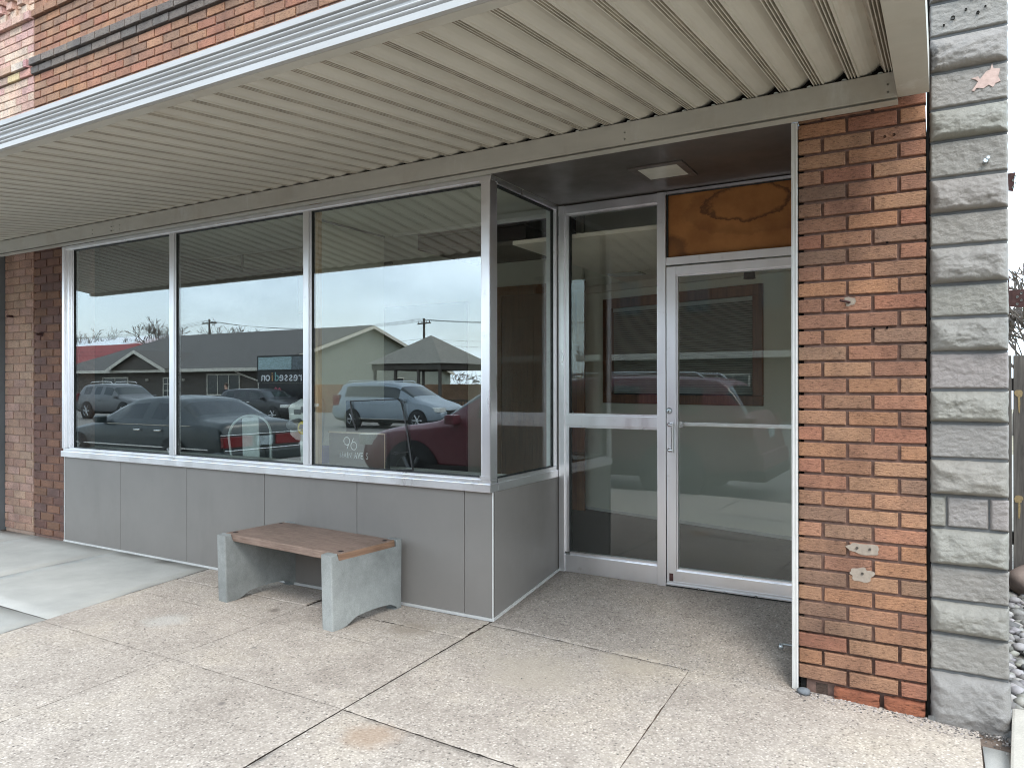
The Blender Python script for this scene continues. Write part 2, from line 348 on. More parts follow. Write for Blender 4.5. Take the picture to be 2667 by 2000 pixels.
# ------------------------------------------------------------------ ground
mb = MB()
mb.box(-140, 90, -160, 60, -.6, -.30)
tag(mb.build('ground', M['earth']), kind='structure')
mb = MB(); mb.box(-130, 80, -28.6, -4.12, -.28, -.17)
tag(mb.build('road', M['asphalt']), kind='structure')
mb = MB(); mb.box(-60, 2.9, -4.12, -3.96, -.3, -.045, ch=.02)
tag(mb.build('kerb', M['concrete_old']), kind='structure')
mb = MB()
for (x0, x1, y0, y1) in ((-60, 0, -3.96, .06), (0, 2.64, -3.96, 0), (0, 1.76, 0, .95)):
    n_ = 24
    for i in range(n_):
        a, b = x0+(x1-x0)*i/n_, x0+(x1-x0)*(i+1)/n_
        mb.quad((a, y0, G(a, y0)-.011), (b, y0, G(b, y0)-.011), (b, y1, G(b, y1)-.011), (a, y1, G(a, y1)-.011))
tag(mb.build('sidewalk_bed', M['joint']), kind='structure')

def slab(mb, p00, p10, p11, p01, gap=.004, n=36, drop=.003):
    # bilinear slab with rounded, slightly ragged rim
    c = [Vector((*p, 0)) for p in (p00, p10, p11, p01)]
    def at(u, v): return (c[0]*(1-u)+c[1]*u)*(1-v)+(c[3]*(1-u)+c[2]*u)*v
    lu = max((c[1]-c[0]).length, .1); lv = max((c[3]-c[0]).length, .1)
    def ticks(l):
        g = gap/l; e = (gap+.004)/l
        return [g, e]+[e+(1-2*e)*k/n for k in range(1, n)]+[1-e, 1-g]
    U, V = ticks(lu), ticks(lv); vs = []; m = len(U)
    for j, v in enumerate(V):
        for i, u in enumerate(U):
            p = at(u, v); rim = i in (0, m-1) or j in (0, m-1)
            k = noise.noise(Vector((p.x*23, p.y*23, 3.3)))
            if rim:
                d = (at(.5, .5)-p).normalized()*abs(k)*(gap*4.5)*(1.5 if rnd.random() < .2 else 1); p = p+d
            z = G(p.x, p.y)+noise.noise(Vector((p.x*1.7, p.y*1.7, 0)))*.0025-(drop if rim else 0)
            vs.append((p.x, p.y, z))
    rimlow = []
    mb.add(vs, [(j*m+i, j*m+i+1, (j+1)*m+i+1, (j+1)*m+i) for j in range(m-1) for i in range(m-1)], smooth=True)
def bx(y): return -2.62-.163*y     # skewed edge between new concrete and aggregate (y negative)
agg = MB()
rows = [(-.012, -.345, .0062, .004), (-.345, -.685, .0007, .0006), (-.685, -1.385, .0007, .0006), (-1.385, -2.62, .0007, .0006), (-2.62, -3.955, .002, .002)]
for y1, y0, g, d_ in rows:
    slab(agg, (bx(y0), y0), (-1.24-y0*.055, y0), (-1.24-y1*.055, y1), (bx(y1), y1), g, drop=d_)
    slab(agg, (-1.24-y0*.055, y0), (.0-y0*.045, y0), (.0-y1*.045, y1), (-1.24-y1*.055, y1), g, drop=d_)
for y1, y0, g in [(-.075, -1.385, .0016), (-1.385, -2.62, .0020), (-2.62, -3.955, .004)]:
    slab(agg, (.0025-y0*.045, y0), (1.24-y0*.05, y0), (1.24-y1*.05, y1), (.0025-y1*.045, y1), g, drop=.0015)
    slab(agg, (1.2395-y0*.05, y0), (2.52, y0), (2.52, y1), (1.2395-y1*.05, y1), .0008, drop=.0008)
slab(agg, (1.25, -.075), (2.52, -.14), (2.52, -.002), (1.25, .0), .001, drop=.001)
tag(agg.build('sidewalk', M['aggregate']), kind='structure')
agg = MB(); slab(agg, (.004, -.072), (1.742, -.072), (1.742, .935), (.004, .935), .002, 22)
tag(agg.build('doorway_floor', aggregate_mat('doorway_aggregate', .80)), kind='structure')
conc = MB()
for (xa, xb) in ((-60, -12), (-12, -9.2), (-9.2, -6.5), (-6.5, -5.16), (-5.16, -3.84)):
    for y1, y0 in ((-.005, -1.35), (-1.35, -2.62), (-2.62, -3.955)):
        slab(conc, (xa-y0*.07, y0), (xb-y0*.07, y0), (xb-y1*.07, y1), (xa-y1*.07, y1), .003, 8)
for y1, y0 in ((-.005, -1.35), (-1.35, -2.62), (-2.62, -3.955)):
    slab(conc, (-3.84-y0*.07, y0), (bx(y0), y0), (bx(y1), y1), (-3.84-y1*.07, y1), .003, 10)
for y1, y0 in ((-.17, -1.38), (-1.38, -3.955)):
    slab(conc, (2.52, y0), (2.66, y0), (2.66, y1), (2.52, y1), .004, 6)
tag(conc.build('concrete_path', M['concrete']), kind='structure')

# ------------------------------------------------------------------ the shop
shop = empty('shop_building', 'brown brick shop with deep ribbed metal awning and grey panels under its windows', 'shop', (-1.2, 0, 0))
OFF = Vector((1.2, 0, 0))
def P(o):     # parts of the shop are modelled in world coordinates
    o.location = OFF; return o
BRC = .0779
PAL = [(.36, .185, .115), (.345, .18, .108), (.37, .20, .12), (.33, .18, .112), (.355, .172, .108), (.385, .215, .128), (.325, .165, .107), (.30, .178, .115), (.36, .162, .102), (.27, .16, .108), (.39, .20, .112)]
PINK = [(.62, .42, .33), (.66, .49, .38), (.60, .38, .31), (.68, .53, .42), (.58, .36, .32)]
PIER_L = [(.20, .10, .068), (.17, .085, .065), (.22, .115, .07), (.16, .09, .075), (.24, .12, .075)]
PINK_D = [(.40, .25, .18), (.42, .28, .20), (.37, .22, .165), (.43, .27, .215)]
def brick(mb, x0, x1, z0, z1, yf, yb, col, ch=.003, rag=.0014):
    j = lambda: rnd.uniform(-rag, rag)
    yf = yf+rnd.uniform(-.002, .0015)
    o = [(x0+j(), z0+j()), (x1+j(), z0+j()), (x1+j(), z1+j()), (x0+j(), z1+j())]
    i = [(o[0][0]+ch, o[0][1]+ch), (o[1][0]-ch, o[1][1]+ch), (o[2][0]-ch, o[2][1]-ch), (o[3][0]+ch, o[3][1]-ch)]
    vs = [(p[0], yb, p[1]) for p in o]+[(p[0], yf+ch, p[1]) for p in o]+[(p[0], yf, p[1]) for p in i]
    fs = [(8, 9, 10, 11)]+[(4+k, 4+(k+1) % 4, 8+(k+1) % 4, 8+k) for k in range(4)]+[(k, (k+1) % 4, 4+(k+1) % 4, 4+k) for k in range(4)]
    mb.add(vs, fs, 0, col)
def pick(pal):
    c = rnd.choice(pal); k = rnd.uniform(.83, 1.02); return tuple(x*k for x in c)
def bond(mb, x0, x1, zlo, zhi, zref, pal, yf=0, yb=.05, mod=.22, jt=.014, jz=.014, off=(0, .5), skip=None):
    k0 = math.floor((zlo-zref)/BRC); k1 = math.ceil((zhi-zref)/BRC)
    for k in range(k0, k1):
        a, b = zref+k*BRC+jz/2, zref+(k+1)*BRC-jz/2
        a, b = max(a, zlo), min(b, zhi)
        if b-a < .008: continue
        if skip and skip(k): continue
        x = x0-mod*(off[k % 2])
        while x < x1-.01:
            p, q = max(x, x0), min(x+mod, x1)
            if q-p > .03:
                brick(mb, p+(jt/2 if p > x0 else 0), q-(jt/2 if q < x1 else 0), a, b, yf, yb, pick(pal))
            x += mod
# right pier
mb = MB()
Z0 = 2.7236
bond(mb, 1.7685, 2.318, -.003, 2.80, Z0, PAL, off=(.5, 1.0), mod=.22)
for (xa, xb, za, zb_) in ((1.80, 1.83, -.075, -.012), (1.84, 1.90, -.07, -.012)):
    brick(mb, xa, xb, za, zb_, .03, .06, (.12, .08, .06))
# two broken bricks of the lowest course, half buried
for (xa, xb) in ((1.93, 2.125), (2.145, 2.312)):
    bmm = bmesh.new(); bmesh.ops.create_cube(bmm, size=1); bmesh.ops.subdivide_edges(bmm, edges=bmm.edges[:], cuts=5, use_grid_fill=True)
    for v in bmm.verts:
        x = (xa+xb)/2+v.co.x*(xb-xa); y = .012+v.co.y*.07; z = -.05+v.co.z*.074
        u = abs(v.co.x)*2
        if v.co.z < 0: z += .028*u**3
        n_ = noise.noise(Vector((x*30, y*30, z*30)))*.006
        v.co = (x, y+n_, z+n_)
    mb.bm(bmm, 0, (.27, .095, .05), smooth=True)
pier = P(mb.build('brick_pier', [M['brick']], shop))
boxpart('mortar', M['mortar'], pier, (1.792, 2.312, .017, .90, .235, 2.80), (1.80, 2.31, .030, .9, -.2, .2349))
boxpart('joint_void', M['void'], pier, (1.772, 1.795, .035, .80, -.05, 2.79))
def blob(mb, x, z, rx, rz, y, seed, col=(1, 1, 1), th=.003, n=22, mat=0, spiky=.35):
    pts = []
    for k in range(n):
        a = 2*math.pi*k/n; r = 1+spiky*noise.noise(Vector((math.cos(a)*1.7, math.sin(a)*1.7, seed)))*2
        pts.append((x+rx*r*math.cos(a), z+rz*r*math.sin(a)))
    mb.prism(pts, 'y', y, y+th, mat, col)
M['filler'] = plain('grey_filler', (.30, .245, .195), .95, 0, .15, 50, bscale=150, bstr=.5)
for a_ in ((2.058, .666, .075, .026, -.0025, 1.3, (1, 1, 1), .003, 40, 0, .2), (2.052, .548, .046, .03, -.0025, 2.7, (1, 1, 1), .003, 40, 0, .25), (2.0, 1.84, .028, .018, -.003, 8.2)):
    mb = MB(); blob(mb, *a_); mb.build('filler_patch', M['filler'], pier)
for (x, z) in ((2.03, .668), (2.085, .668), (2.053, .55), (2.105, 1.705), (2.16, 1.708), (2.16, 2.105), (2.152, 2.60), (2.19, 2.602)):
    mb = MB(); mb.lathe([(.0055, -.006), (.0055, .004), (0, .004)], (x, -.003, z), 'y', 10); mb.build('drilled_hole', M['void'], pier)
mb = MB(); mb.tube([(2.0, 0, 1.835), (1.985, -.03, 1.838), (1.965, -.055, 1.84)], .006, 8); mb.build('iron_hook', M['rust'], pier)
mb = MB(); mb.box(1.738, 1.755, -.006, .9, -.07, 2.73); mb.box(1.7395, 1.768, -.02, -.006, -.048, 2.728); mb.box(1.747, 1.752, -.026, -.02, -.048, 2.727); mb.box(1.7615, 1.768, -.026, -.02, -.048, 2.727)
P(mb.build('edge_trim', M['alum_white'], shop))
# left pier and the wall above the awning
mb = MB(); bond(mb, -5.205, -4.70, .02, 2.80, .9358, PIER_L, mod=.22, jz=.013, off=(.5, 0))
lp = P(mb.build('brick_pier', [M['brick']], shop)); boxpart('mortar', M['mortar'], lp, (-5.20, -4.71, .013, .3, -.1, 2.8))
mb = MB(); mb.tube([(-5.06, .0, 1.935), (-5.05, -.06, 1.93)], .01, 8); mb.tube([(-5.065, -.003, 1.935), (-5.06, -.012, 1.935)], .022, 10); mb.build('iron_hook', M['rust'], lp)
mb = MB()
bt = .9358+45*BRC     # bottom of the dark projecting band
inband = lambda k: k in (45, 46, 52)
bond(mb, -5.205, 2.318, 2.97, 5.75, .9358, PAL, mod=.22, off=(.5, 1.0), skip=inband)
GREYB = [(.18, .15, .13), (.205, .17, .145), (.155, .135, .12)]
for k, d in ((45, .022), (46, .045)):
    x = -5.205-(.02 if k == 46 else 0)-.11*(k % 2); x0 = -5.205-(.05 if k == 46 else .02)
    while x < 2.318:
        p = max(x, x0); q = x+.22
        if q-p > .03: brick(mb, p+.006, q-.006, .9358+k*BRC+.006, .9358+(k+1)*BRC-.006, -d, .05, pick(GREYB))
        x += .22
x = -5.205
while x < 2.318:
    brick(mb, x+.006, x+.214, .9358+52*BRC+.006, .9358+53*BRC-.006, -.03, .05, pick(PAL)); x += .22
uw = P(mb.build('brick_wall', [M['brick']], shop))
boxpart('mortar', M['mortar'], uw, (-5.20, 2.315, .012, .3, 2.90, 5.78))
# grey panels under the windows
xs = [-4.675, -3.808, -2.914, -2.011, -1.098, -.209, -.0015]
for i in range(6):
    a, b = xs[i], xs[i+1]
    mb = MB(); mb.box(a+.0022, b-.0022, 0, .02, .014, .79, ch=.0015)
    P(mb.build('panel', M['panel'], shop))
mb = MB(); mb.box(-.022, -.0012, .0215, .905, .014, .79)
pr_ = P(mb.build('panel', M['panel'], shop))
pm = pr_.data
for v in pm.vertices:       # its foot follows the rising floor
    if v.co.z < .05: v.co.z = G(.01, v.co.y)+.014
mb = MB(); mb.box(-4.68, -.03, .024, .06, -.05, .8); P(mb.build('panel_backing', M['void'], shop))
mb = MB(); mb.box(-4.68, .003, -.011, -.0005, -.004, .0135)
mb.add([(.0, -.009, -.004), (.012, -.009, -.004), (.012, .905, .11), (.0, .905, .11), (.0, -.009, .013), (.012, -.009, .013), (.012, .905, .128), (.0, .905, .128)], [(0, 1, 2, 3), (4, 5, 6, 7), (0, 1, 5, 4), (1, 2, 6, 5), (2, 3, 7, 6), (3, 0, 4, 7)])
mb.box(-.0035, .0035, -.0035, .0035, .014, .784)
mb.box(-4.684, -4.676, -.004, .01, .012, .784)
P(mb.build('base_trim', M['alum_white'], shop))

def windowpart(name='display_window'):
    o = bpy.data.objects.new(name, None); COL.objects.link(o); o.parent = shop; o.location = OFF; return o
# the street-side window: three panes in one frame
fw = windowpart()
mb = MB()
mb.box(-4.68, .004, -.036, .06, .786, .838, ch=.003)              # sill band
mb.box(-4.66, -.002, -.024, .05, .8385, .862, ch=.002)            # sill upper lip
mb.box(-4.60, -.07, -.012, .05, .8625, .872)
fr = mb.build('sill', M['alum'], fw)
mb = MB()
mb.box(-4.665, .0, -.02, .05, 2.699, 2.7285, ch=.002); mb.box(-4.60, -.07, -.010, .05, 2.6895, 2.6985)
mb.build('head_frame', M['alum'], fw)
mb = MB(); mb.box(-4.678, -4.640, -.026, .06, .863, 2.728, ch=.002); mb.box(-4.6395, -4.585, -.012, .05, .863, 2.699); mb.box(-4.5845, -4.555, -.002, .05, .873, 2.6895); mb.box(-4.5545, -4.535, .006, .045, .873, 2.6895)
mb.build('jamb', M['alum'], fw)
for (a, b) in ((-3.117, -3.062), (-1.594, -1.537)):
    mb = MB(); mb.box(a, b, -.016, .045, .8725, 2.689, ch=.004); mb.box(b+.0005, b+.010, .002, .04, .8725, 2.689, 0); mb.build('mullion', M['alum'], fw)
mb = MB(); mb.box(-.068, -.0005, -.030, .035, .8632, 2.6985, ch=.006); mb.box(-.0675, -.006, .0355, .062, .8632, 2.6985); mb.box(-.075, .003, -.034, -.0305, .8632, .885); mb.box(-.075, .003, -.034, -.0305, 2.68, 2.70)
mb.build('corner_post', M['alum'], fw)
mb = MB()
for (a, b) in ((-4.5345, -3.1175), (-3.0515, -1.5945), (-1.5265, -.0685)):
    for (c, d) in ((.8722, .8782), (2.6835, 2.6893)): mb.box(a, b, .003, .03, c, d)
    mb.box(a, a+.006, .003, .03, .8785, 2.683); mb.box(b-.006, b, .003, .03, .8785, 2.683)
mb.build('gasket', M['gasket'], fw)
for (a, b) in ((-4.534, -3.118), (-3.051, -1.595), (-1.526, -.069)):
    mb = MB(); mb.box(a, b, .012, .020, .874, 2.688); mb.build('pane', M['glass'], fw)
# the return window beside the door
rw = windowpart('return_window')
mb = MB(); mb.box(-.05, .004, .0605, .905, .786, .838, ch=.003); mb.box(-.05, -.002, .0635, .905, .8385, .862); mb.build('sill', M['alum'], rw)
mb = MB(); mb.box(-.045, -.001, .0635, .905, 2.690, 2.7285, ch=.003); mb.build('head_frame', M['alum'], rw)
mb = MB(); mb.box(-.05, -.002, .865, .905, .8625, 2.6895, ch=.003); mb.box(-.04, -.012, .845, .8645, .8625, 2.6895); mb.build('jamb', M['alum'], rw)
mb = MB(); mb.box(-.040, -.012, .0625, .070, .8625, 2.6895); mb.box(-.04, -.012, .0705, .8445, 2.682, 2.6895); mb.box(-.04, -.012, .0705, .8445, .8625, .868); mb.box(-.035, -.012, .838, .8447, .8685, 2.6815)
mb.build('gasket', M['gasket'], rw)
mb = MB(); mb.box(-.028, -.020, .0705, .838, .868, 2.682); mb.build('pane', M['glass_door'], rw)
mb = MB(); mb.box(-.10, -.045, .905, .96, .1, 2.75); P(mb.build('corner_stud', M['white_paint'], shop))
# entrance: sidelight, transom board and door
ent = windowpart('sidelight')
D = .92
mb = MB()
mb.box(.006, .05, D-.03, D+.04, .10, 2.724, ch=.003); mb.box(.0505, .079, D-.012, D+.035, .252, 2.66)
mb.box(.0505, .738, D-.022, D+.035, 2.662, 2.722, ch=.002); mb.box(.0795, .7375, D-.006, D+.03, 2.648, 2.6615)
mb.box(.0505, .738, D-.020, D+.035, 1.156, 1.228, ch=.002); mb.box(.0795, .7375, D-.004, D+.03, 1.2285, 1.242); mb.box(.0795, .7375, D-.004, D+.03, 1.141, 1.1555)
mb.box(.0505, .738, D-.020, D+.035, .108, .236, ch=.003); mb.box(.0795, .7375, D-.004, D+.03, .2365, .254)
mb.build('frame', M['alum'], ent)
mb = MB(); mb.box(.7385, .7985, D-.032, D+.05, .10, 2.724, ch=.003); mb.build('mullion', M['alum'], ent)
for (a, b) in ((.2545, 1.1405), (1.2425, 2.6475)):
    mb = MB(); mb.box(.0797, .7373, D+.008, D+.016, a, b); mb.build('pane', M['glass_door'], ent)
mb = MB(); mb.box(.0795, .085, D, D+.03, .2545, 2.6475); mb.box(.733, .738, D-.002, D+.03, .2545, 2.6475); mb.build('gasket', M['gasket'], ent)
trn = windowpart('transom')
mb = MB(); mb.box(.799, 1.74, D-.022, D+.035, 2.706, 2.724); mb.box(.799, 1.74, D-.022, D+.035, 2.236, 2.288, ch=.002); mb.box(1.70, 1.74, D-.02, D+.035, 2.2885, 2.7055); mb.build('frame', M['alum'], trn)
mb = MB(); mb.box(.7995, 1.70, D+.006, D+.02, 2.2885, 2.7055); mb.build('stained_board', M['board'], trn)
mb = MB(); mb.box(.7995, .807, D-.008, D+.0055, 2.289, 2.705); mb.box(.8072, 1.70, D-.008, D+.0055, 2.7005, 2.7055); mb.build('gasket', M['gasket'], trn)
dr = windowpart('entrance_door')
mb = MB()
mb.box(.804, .866, D-.03, D+.02, .122, 2.224, ch=.002); mb.box(1.66, 1.715, D-.03, D+.02, .122, 2.224, ch=.002)
mb.box(.8665, 1.6595, D-.03, D+.02, 2.168, 2.224, ch=.002); mb.box(.8665, 1.6595, D-.03, D+.02, .122, .222, ch=.002)
mb.box(.867, .876, D-.016, D+.015, .2225, 2.1675); mb.box(.8765, 1.6595, D-.016, D+.015, .2225, .236); mb.box(.8765, 1.6595, D-.016, D+.015, 2.157, 2.1675)
mb.build('door_frame', M['alum'], dr)
mb = MB(); mb.box(.8765, 1.6595, D-.004, D+.004, .2365, 2.1565); mb.build('pane', M['glass_door'], dr)
mb = MB(); mb.box(.804, 1.72, D-.046, D-.031, .126, .134); mb.box(.806, 1.72, D-.034, D-.0305, .134, .15)
for x in (1.02, 1.19, 1.38): mb.lathe([(.006, -.004), (.006, 0), (0, 0)], (x, D-.046, .13), 'y', 10)
mb.build('door_sweep', M['alum_old'], dr)
mb = MB(); mb.box(.81, 1.72, D-.02, D+.02, .112, .1215); mb.build('rubber_seal', M['gasket'], dr)
mb = MB(); mb.box(.822, .848, D-.033, D-.030, .15, .20); mb.build('pivot_plate', M['rust'], dr)
mb = MB()
mb.tube([(.83, D-.03, 1.182), (.83, D-.058, 1.182)], .013, 14); mb.tube([(.83, D-.03, 1.014), (.83, D-.058, 1.014)], .013, 14)
mb.tube([(.828, D-.058, 1.182), (.856, D-.064, 1.182)], .010, 12); mb.tube([(.828, D-.058, 1.014), (.856, D-.064, 1.014)], .010, 12)
mb.tube([(.854, D-.064, 1.194), (.854, D-.064, 1.002)], .009, 14)
mb.build('handle', M['chrome'], dr)
mb = MB(); mb.lathe([(0, -.012), (.012, -.012), (.019, -.008), (.021, 0)], (.822, D-.03, 1.272), 'y', 20); lk = mb.build('lock', M['steel'], dr)
mb = MB(); mb.box(.8205, .8235, D-.0435, D-.042, 1.262, 1.276); mb.build('keyhole', M['void'], lk)
mb = MB(); mb.box(.885, 1.655, D+.03, D+.055, 1.170, 1.196, ch=.004); mb.box(.878, .90, D+.004, D+.056, 1.162, 1.202); mb.build('push_bar', M['alum_old'], dr)
mb = MB(); mb.box(1.716, 1.74, D-.03, D+.035, .10, 2.2355); P(mb.build('door_jamb', M['alum'], shop))
mb = MB(); mb.box(.0, 1.74, D-.02, D+.06, .06, .109); P(mb.build('threshold', M['alum_old'], shop))
# recess ceiling and its light
mb = MB(); mb.box(-.001, 1.74, -.075, D+.02, 2.7305, 2.80); P(mb.build('recess_ceiling', M['dark_ceiling'], shop))
rl = windowpart('recessed_light')
mb = MB()
lx, ly, q = .93, .45, .165
for (a, b, c, d) in ((lx-q, lx+q, ly-q, ly-q+.045), (lx-q, lx+q, ly+q-.045, ly+q), (lx-q, lx-q+.045, ly-q+.0455, ly+q-.0455), (lx+q-.045, lx+q, ly-q+.0455, ly+q-.0455)): mb.box(a, b, c, d, 2.722, 2.730, ch=.002)
mb.build('trim_ring', plain('brown_light_trim', (.10, .085, .075), .4), rl)
mb = MB(); mb.box(lx-.119, lx+.119, ly-.119, ly+.119, 2.7235, 2.7295); mb.build('lens', plain('frosted_lens', (.62, .61, .53), .35, bscale=80, bstr=.3), rl)

# awning
aw = windowpart('awning')
def sof_z(y): return 2.662+(y+1.86)*(2.868-2.662)/1.80
mb = MB()
per = .1525; x = 1.677-60*per; prof = []
while x < 2.21:
    for (u, h) in ((0, .046), (.005, .040), (.020, .006), (.024, 0), (.028, 0), (.0325, .016), (.037, 0), (.0405, 0), (.045, .016), (.0495, 0), (.053, 0), (.0575, .016), (.062, 0), (.067, 0), (.070, .0005), (.074, .006), (.088, .006), (.102, .009), (.116, .015), (.132, .026), (.146, .040)):
        if x+u <= 2.212: prof.append((x+u, h))
    x += per
ya, yb_ = -1.865, -.055
vs = [(x, ya, sof_z(ya)+h) for x, h in prof]+[(x, yb_, sof_z(yb_)+h) for x, h in prof]; n_ = len(prof)
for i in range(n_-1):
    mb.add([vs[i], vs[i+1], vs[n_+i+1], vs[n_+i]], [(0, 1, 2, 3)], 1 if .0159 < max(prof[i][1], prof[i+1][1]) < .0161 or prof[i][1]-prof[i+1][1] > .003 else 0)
mb.build('soffit', [M['soffit'], plain('groove_grime_and_shade', (.40, .355, .29), .8, 0, .3, 8)], aw)  # grime in the grooves; on the steep rib sides it paints valley shade
mb = MB()
X0, X1 = -7.5, 2.335
# fascia profile (y outward, z)
fp = [(-1.905, 2.640), (-1.922, 2.640), (-1.922, 2.664), (-1.914, 2.666)]
def ribs(z):
    r = []
    for k in range(2):
        for j in range(7):
            a = math.pi*j/6; r.append((-1.911-.0105*math.sin(a), z+.0195*k+.0185*(j/6)))
    return r
fp += ribs(2.669)+[(-1.911, 2.709), (-1.911, 2.713)]+ribs(2.716)+[(-1.914, 2.757), (-1.922, 2.759), (-1.922, 2.783), (-1.905, 2.785)]
vs = [(X0, y, z) for y, z in fp]+[(X1, y, z) for y, z in fp]; n_ = len(fp)
mb.add(vs, [(i, i+1, n_+i+1, n_+i) for i in range(n_-1)])
mb.box(X0, X1, -1.905, -1.90, 2.64, 2.785)
mb.build('fascia', M['fascia'], aw)
mb = MB()
mb.box(X0, 2.2075, -1.8995, -1.852, 2.638, 2.672, ch=.003); mb.box(X0, 2.2075, -1.8515, -1.838, 2.646, 2.676)
mb.add([(2.208, -1.8995, 2.637), (2.333, -1.8995, 2.637), (2.333, -.06, 2.752), (2.208, -.06, 2.752), (2.208, -1.8995, 2.78), (2.333, -1.8995, 2.78), (2.333, -.06, 2.93), (2.208, -.06, 2.93)], [(0, 1, 2, 3), (4, 5, 6, 7), (0, 1, 5, 4), (1, 2, 6, 5), (2, 3, 7, 6), (3, 0, 4, 7)])
mb.build('edge_channel', M['awn_beam'], aw)
mb = MB()
mb.box(X0, -3.762, -.10, -.076, 2.744, 2.8605, ch=.002); mb.box(-3.7605, 2.2075, -.10, -.076, 2.744, 2.8605, ch=.002)
mb.box(X0, 2.2075, -.0755, -.02, 2.732, 2.747); mb.box(X0, 2.2075, -.098, -.03, 2.7295, 2.7315)
for x in (-4.06, -3.785, -3.775, -3.745, -3.66, .9, 2.17):
    for z in (2.77, 2.805): mb.lathe([(.004, -.003), (.004, 0), (0, 0)], (x, -.10, z), 'y', 8)
bm_ = mb.build('wall_beam', M['awn_beam'], aw)
mb = MB(); mb.box(X0, X1-.004, -1.899, .02, 2.96, 2.975); mb.box(X0, X1-.004, -1.8985, -1.893, 2.90, 2.9595)
ar = mb.build('awning_roof', M['alum_old'], aw)
for v in ar.data.vertices:
    if v.co.y < -1.5: v.co.z -= .186
mb = MB(); mb.box(X0, 2.20, -.05, -.04, 2.752, 2.95); mb.build('closure_strip', M['void'], aw)
for k in range(11):
    mb = MB(); x = 1.677+.1525*(3-k)
    if x > 2.2: continue
    bmm = bmesh.new(); bmesh.ops.create_uvsphere(bmm, u_segments=8, v_segments=6, radius=.008)
    mb.bm(bmm, 0, (1, 1, 1), Matrix.Translation((x+.004, -.090, 2.866)) @ Matrix.Diagonal((1.5, 1, .7, 1)), True); mb.build('painted_light_spot', M['white_paint'], aw)  # white blobs painted in for the light spots in the rib gaps

# ---------------- inside the shop
CE = 2.92
room = windowpart('interior_room')
mb = MB(); mb.box(-5.15, 1.8, .965, 5.2, -.05, .105); mb.box(-5.15, -.06, .06, .9645, -.05, .35); mb.build('carpet', M['carpet'], room)
mb = MB(); mb.box(-5.15, -.06, .065, .36, .80, .852); mb.box(-5.15, -.06, .062, .085, .3505, .7995); mb.build('window_ledge', M['base_white'], room)
mb = MB(); mb.box(-5.2, 1.8, .0625, 1.84, CE, CE+.03); mb.box(-5.2, 1.8, 1.84, 5.2, 3.3, 3.33); mb.box(-5.2, 1.8, 1.84, 1.86, CE+.03, 3.3); mb.build('ceiling', M['ceil_int'], room)
mb = MB(); mb.box(-2.25, .0, 1.80, 1.838, CE-.03, CE-.0005); mb.build('ceiling_trim', M['base_white'], room)
mb = MB(); 
for d_ in ((-5.2, -5.15, .06, 5.2, -.1, 3.3), (1.76, 1.8, .965, 5.2, -.1, 3.3), (-5.2, 1.8, 5.2, 5.25, -.1, 3.33), (-5.15, -.95, 3.36, 3.42, .1, 3.3), (-2.50, -2.40, .9, 1.84, .352, CE-.0005)): boxpart('wall', M['wall_int'], room, d_)
mb = MB(); mb.box(-2.395, -2.385, .85, 1.839, CE-.02, CE-.001); mb.build('shadow_bead', M['plastic_grey'], room)
boxpart('added_dark_panels', plain('added_dark_brown', (.035, .03, .025), .6, 0, .15, 2), room, (-5.149, -2.41, 3.33, 3.359, .106, 2.42), (-5.149, -5.13, .065, 3.329, .352, CE-.002), (-2.52, -2.501, .9, 1.838, .353, CE-.002), (-5.12, -1.70, 1.30, 1.33, .106, 1.30))  # made-up dark panels, added to darken the room behind the reflections
# angled wall with the blinds window
A = Vector((-.58, 3.37, 0)); T_ = Matrix.Translation(A) @ Matrix.Rotation(R(-15.2), 4, 'Z')
mb = MB()
for (a, b, c, d) in ((-.40, -.13, .105, 3.3), (1.65, 2.6, .105, 3.3), (-.13, 1.65, .105, 1.26), (-.13, 1.65, 2.345, 3.3)): mb.box(a, b, 0, .06, c, d, T=T_)
mb.build('angled_wall', M['wall_int'], room)
mb = MB(); mb.box(-.40, 2.6, -.014, -.0005, .106, .135, T=T_); mb.build('baseboard', M['base_white'], room)
iw = bpy.data.objects.new('blinds_window', None); COL.objects.link(iw); iw.parent = room; iw.location = A; iw.rotation_euler = (0, 0, R(-15.2))
iw.parent = shop; iw.location = OFF+A
mb = MB(); mb.box(-.135, 1.655, -.025, .03, 2.245, 2.345, ch=.006); mb.box(-.135, 1.655, -.025, .03, 1.255, 1.345, ch=.006); mb.box(-.135, -.02, -.025, .03, 1.3455, 2.2445, ch=.006); mb.box(1.56, 1.655, -.025, .03, 1.3455, 2.2445, ch=.006); mb.build('frame', M['brown_wood'], iw)
mb = MB()
z = 1.36
mb.box(-.005, 1.55, -.01, .025, 2.205, 2.24)
while z < 2.2:
    mb.add([(-.01, -.004, z), (1.55, -.004, z), (1.55, .018, z+.0185), (-.01, .018, z+.0185)], [(0, 1, 2, 3)]); z += .0215
mb.build('blind', M['blind'], iw)
mb = MB(); mb.box(-.10, 1.63, .061, .075, 1.28, 2.32); mb.build('backing', M['black'], iw)
boxpart('entry_ceiling', plain('warm_plaster', (.80, .73, .63), .9, 0, .06, 2), room, (-.42, 1.758, .97, 3.9, 2.50, 2.53))
mb = MB(); mb.box(-.38, 2.5, -.05, -.001, 2.425, 2.499, T=T_, ch=.006); mb.build('crown_moulding', plain('cream_moulding', (.66, .61, .52), .6), room)
for (x, y) in ((-.20, 2.75), (.55, 2.62)):
    mb = MB(); mb.box(x-.16, x+.16, y-.09, y+.09, 2.488, 2.4995, ch=.003)
    for k in range(6): mb.box(x-.14, x+.14, y-.075+k*.026, y-.062+k*.026, 2.482, 2.4875)
    mb.build('ceiling_vent', M['base_white'], room)
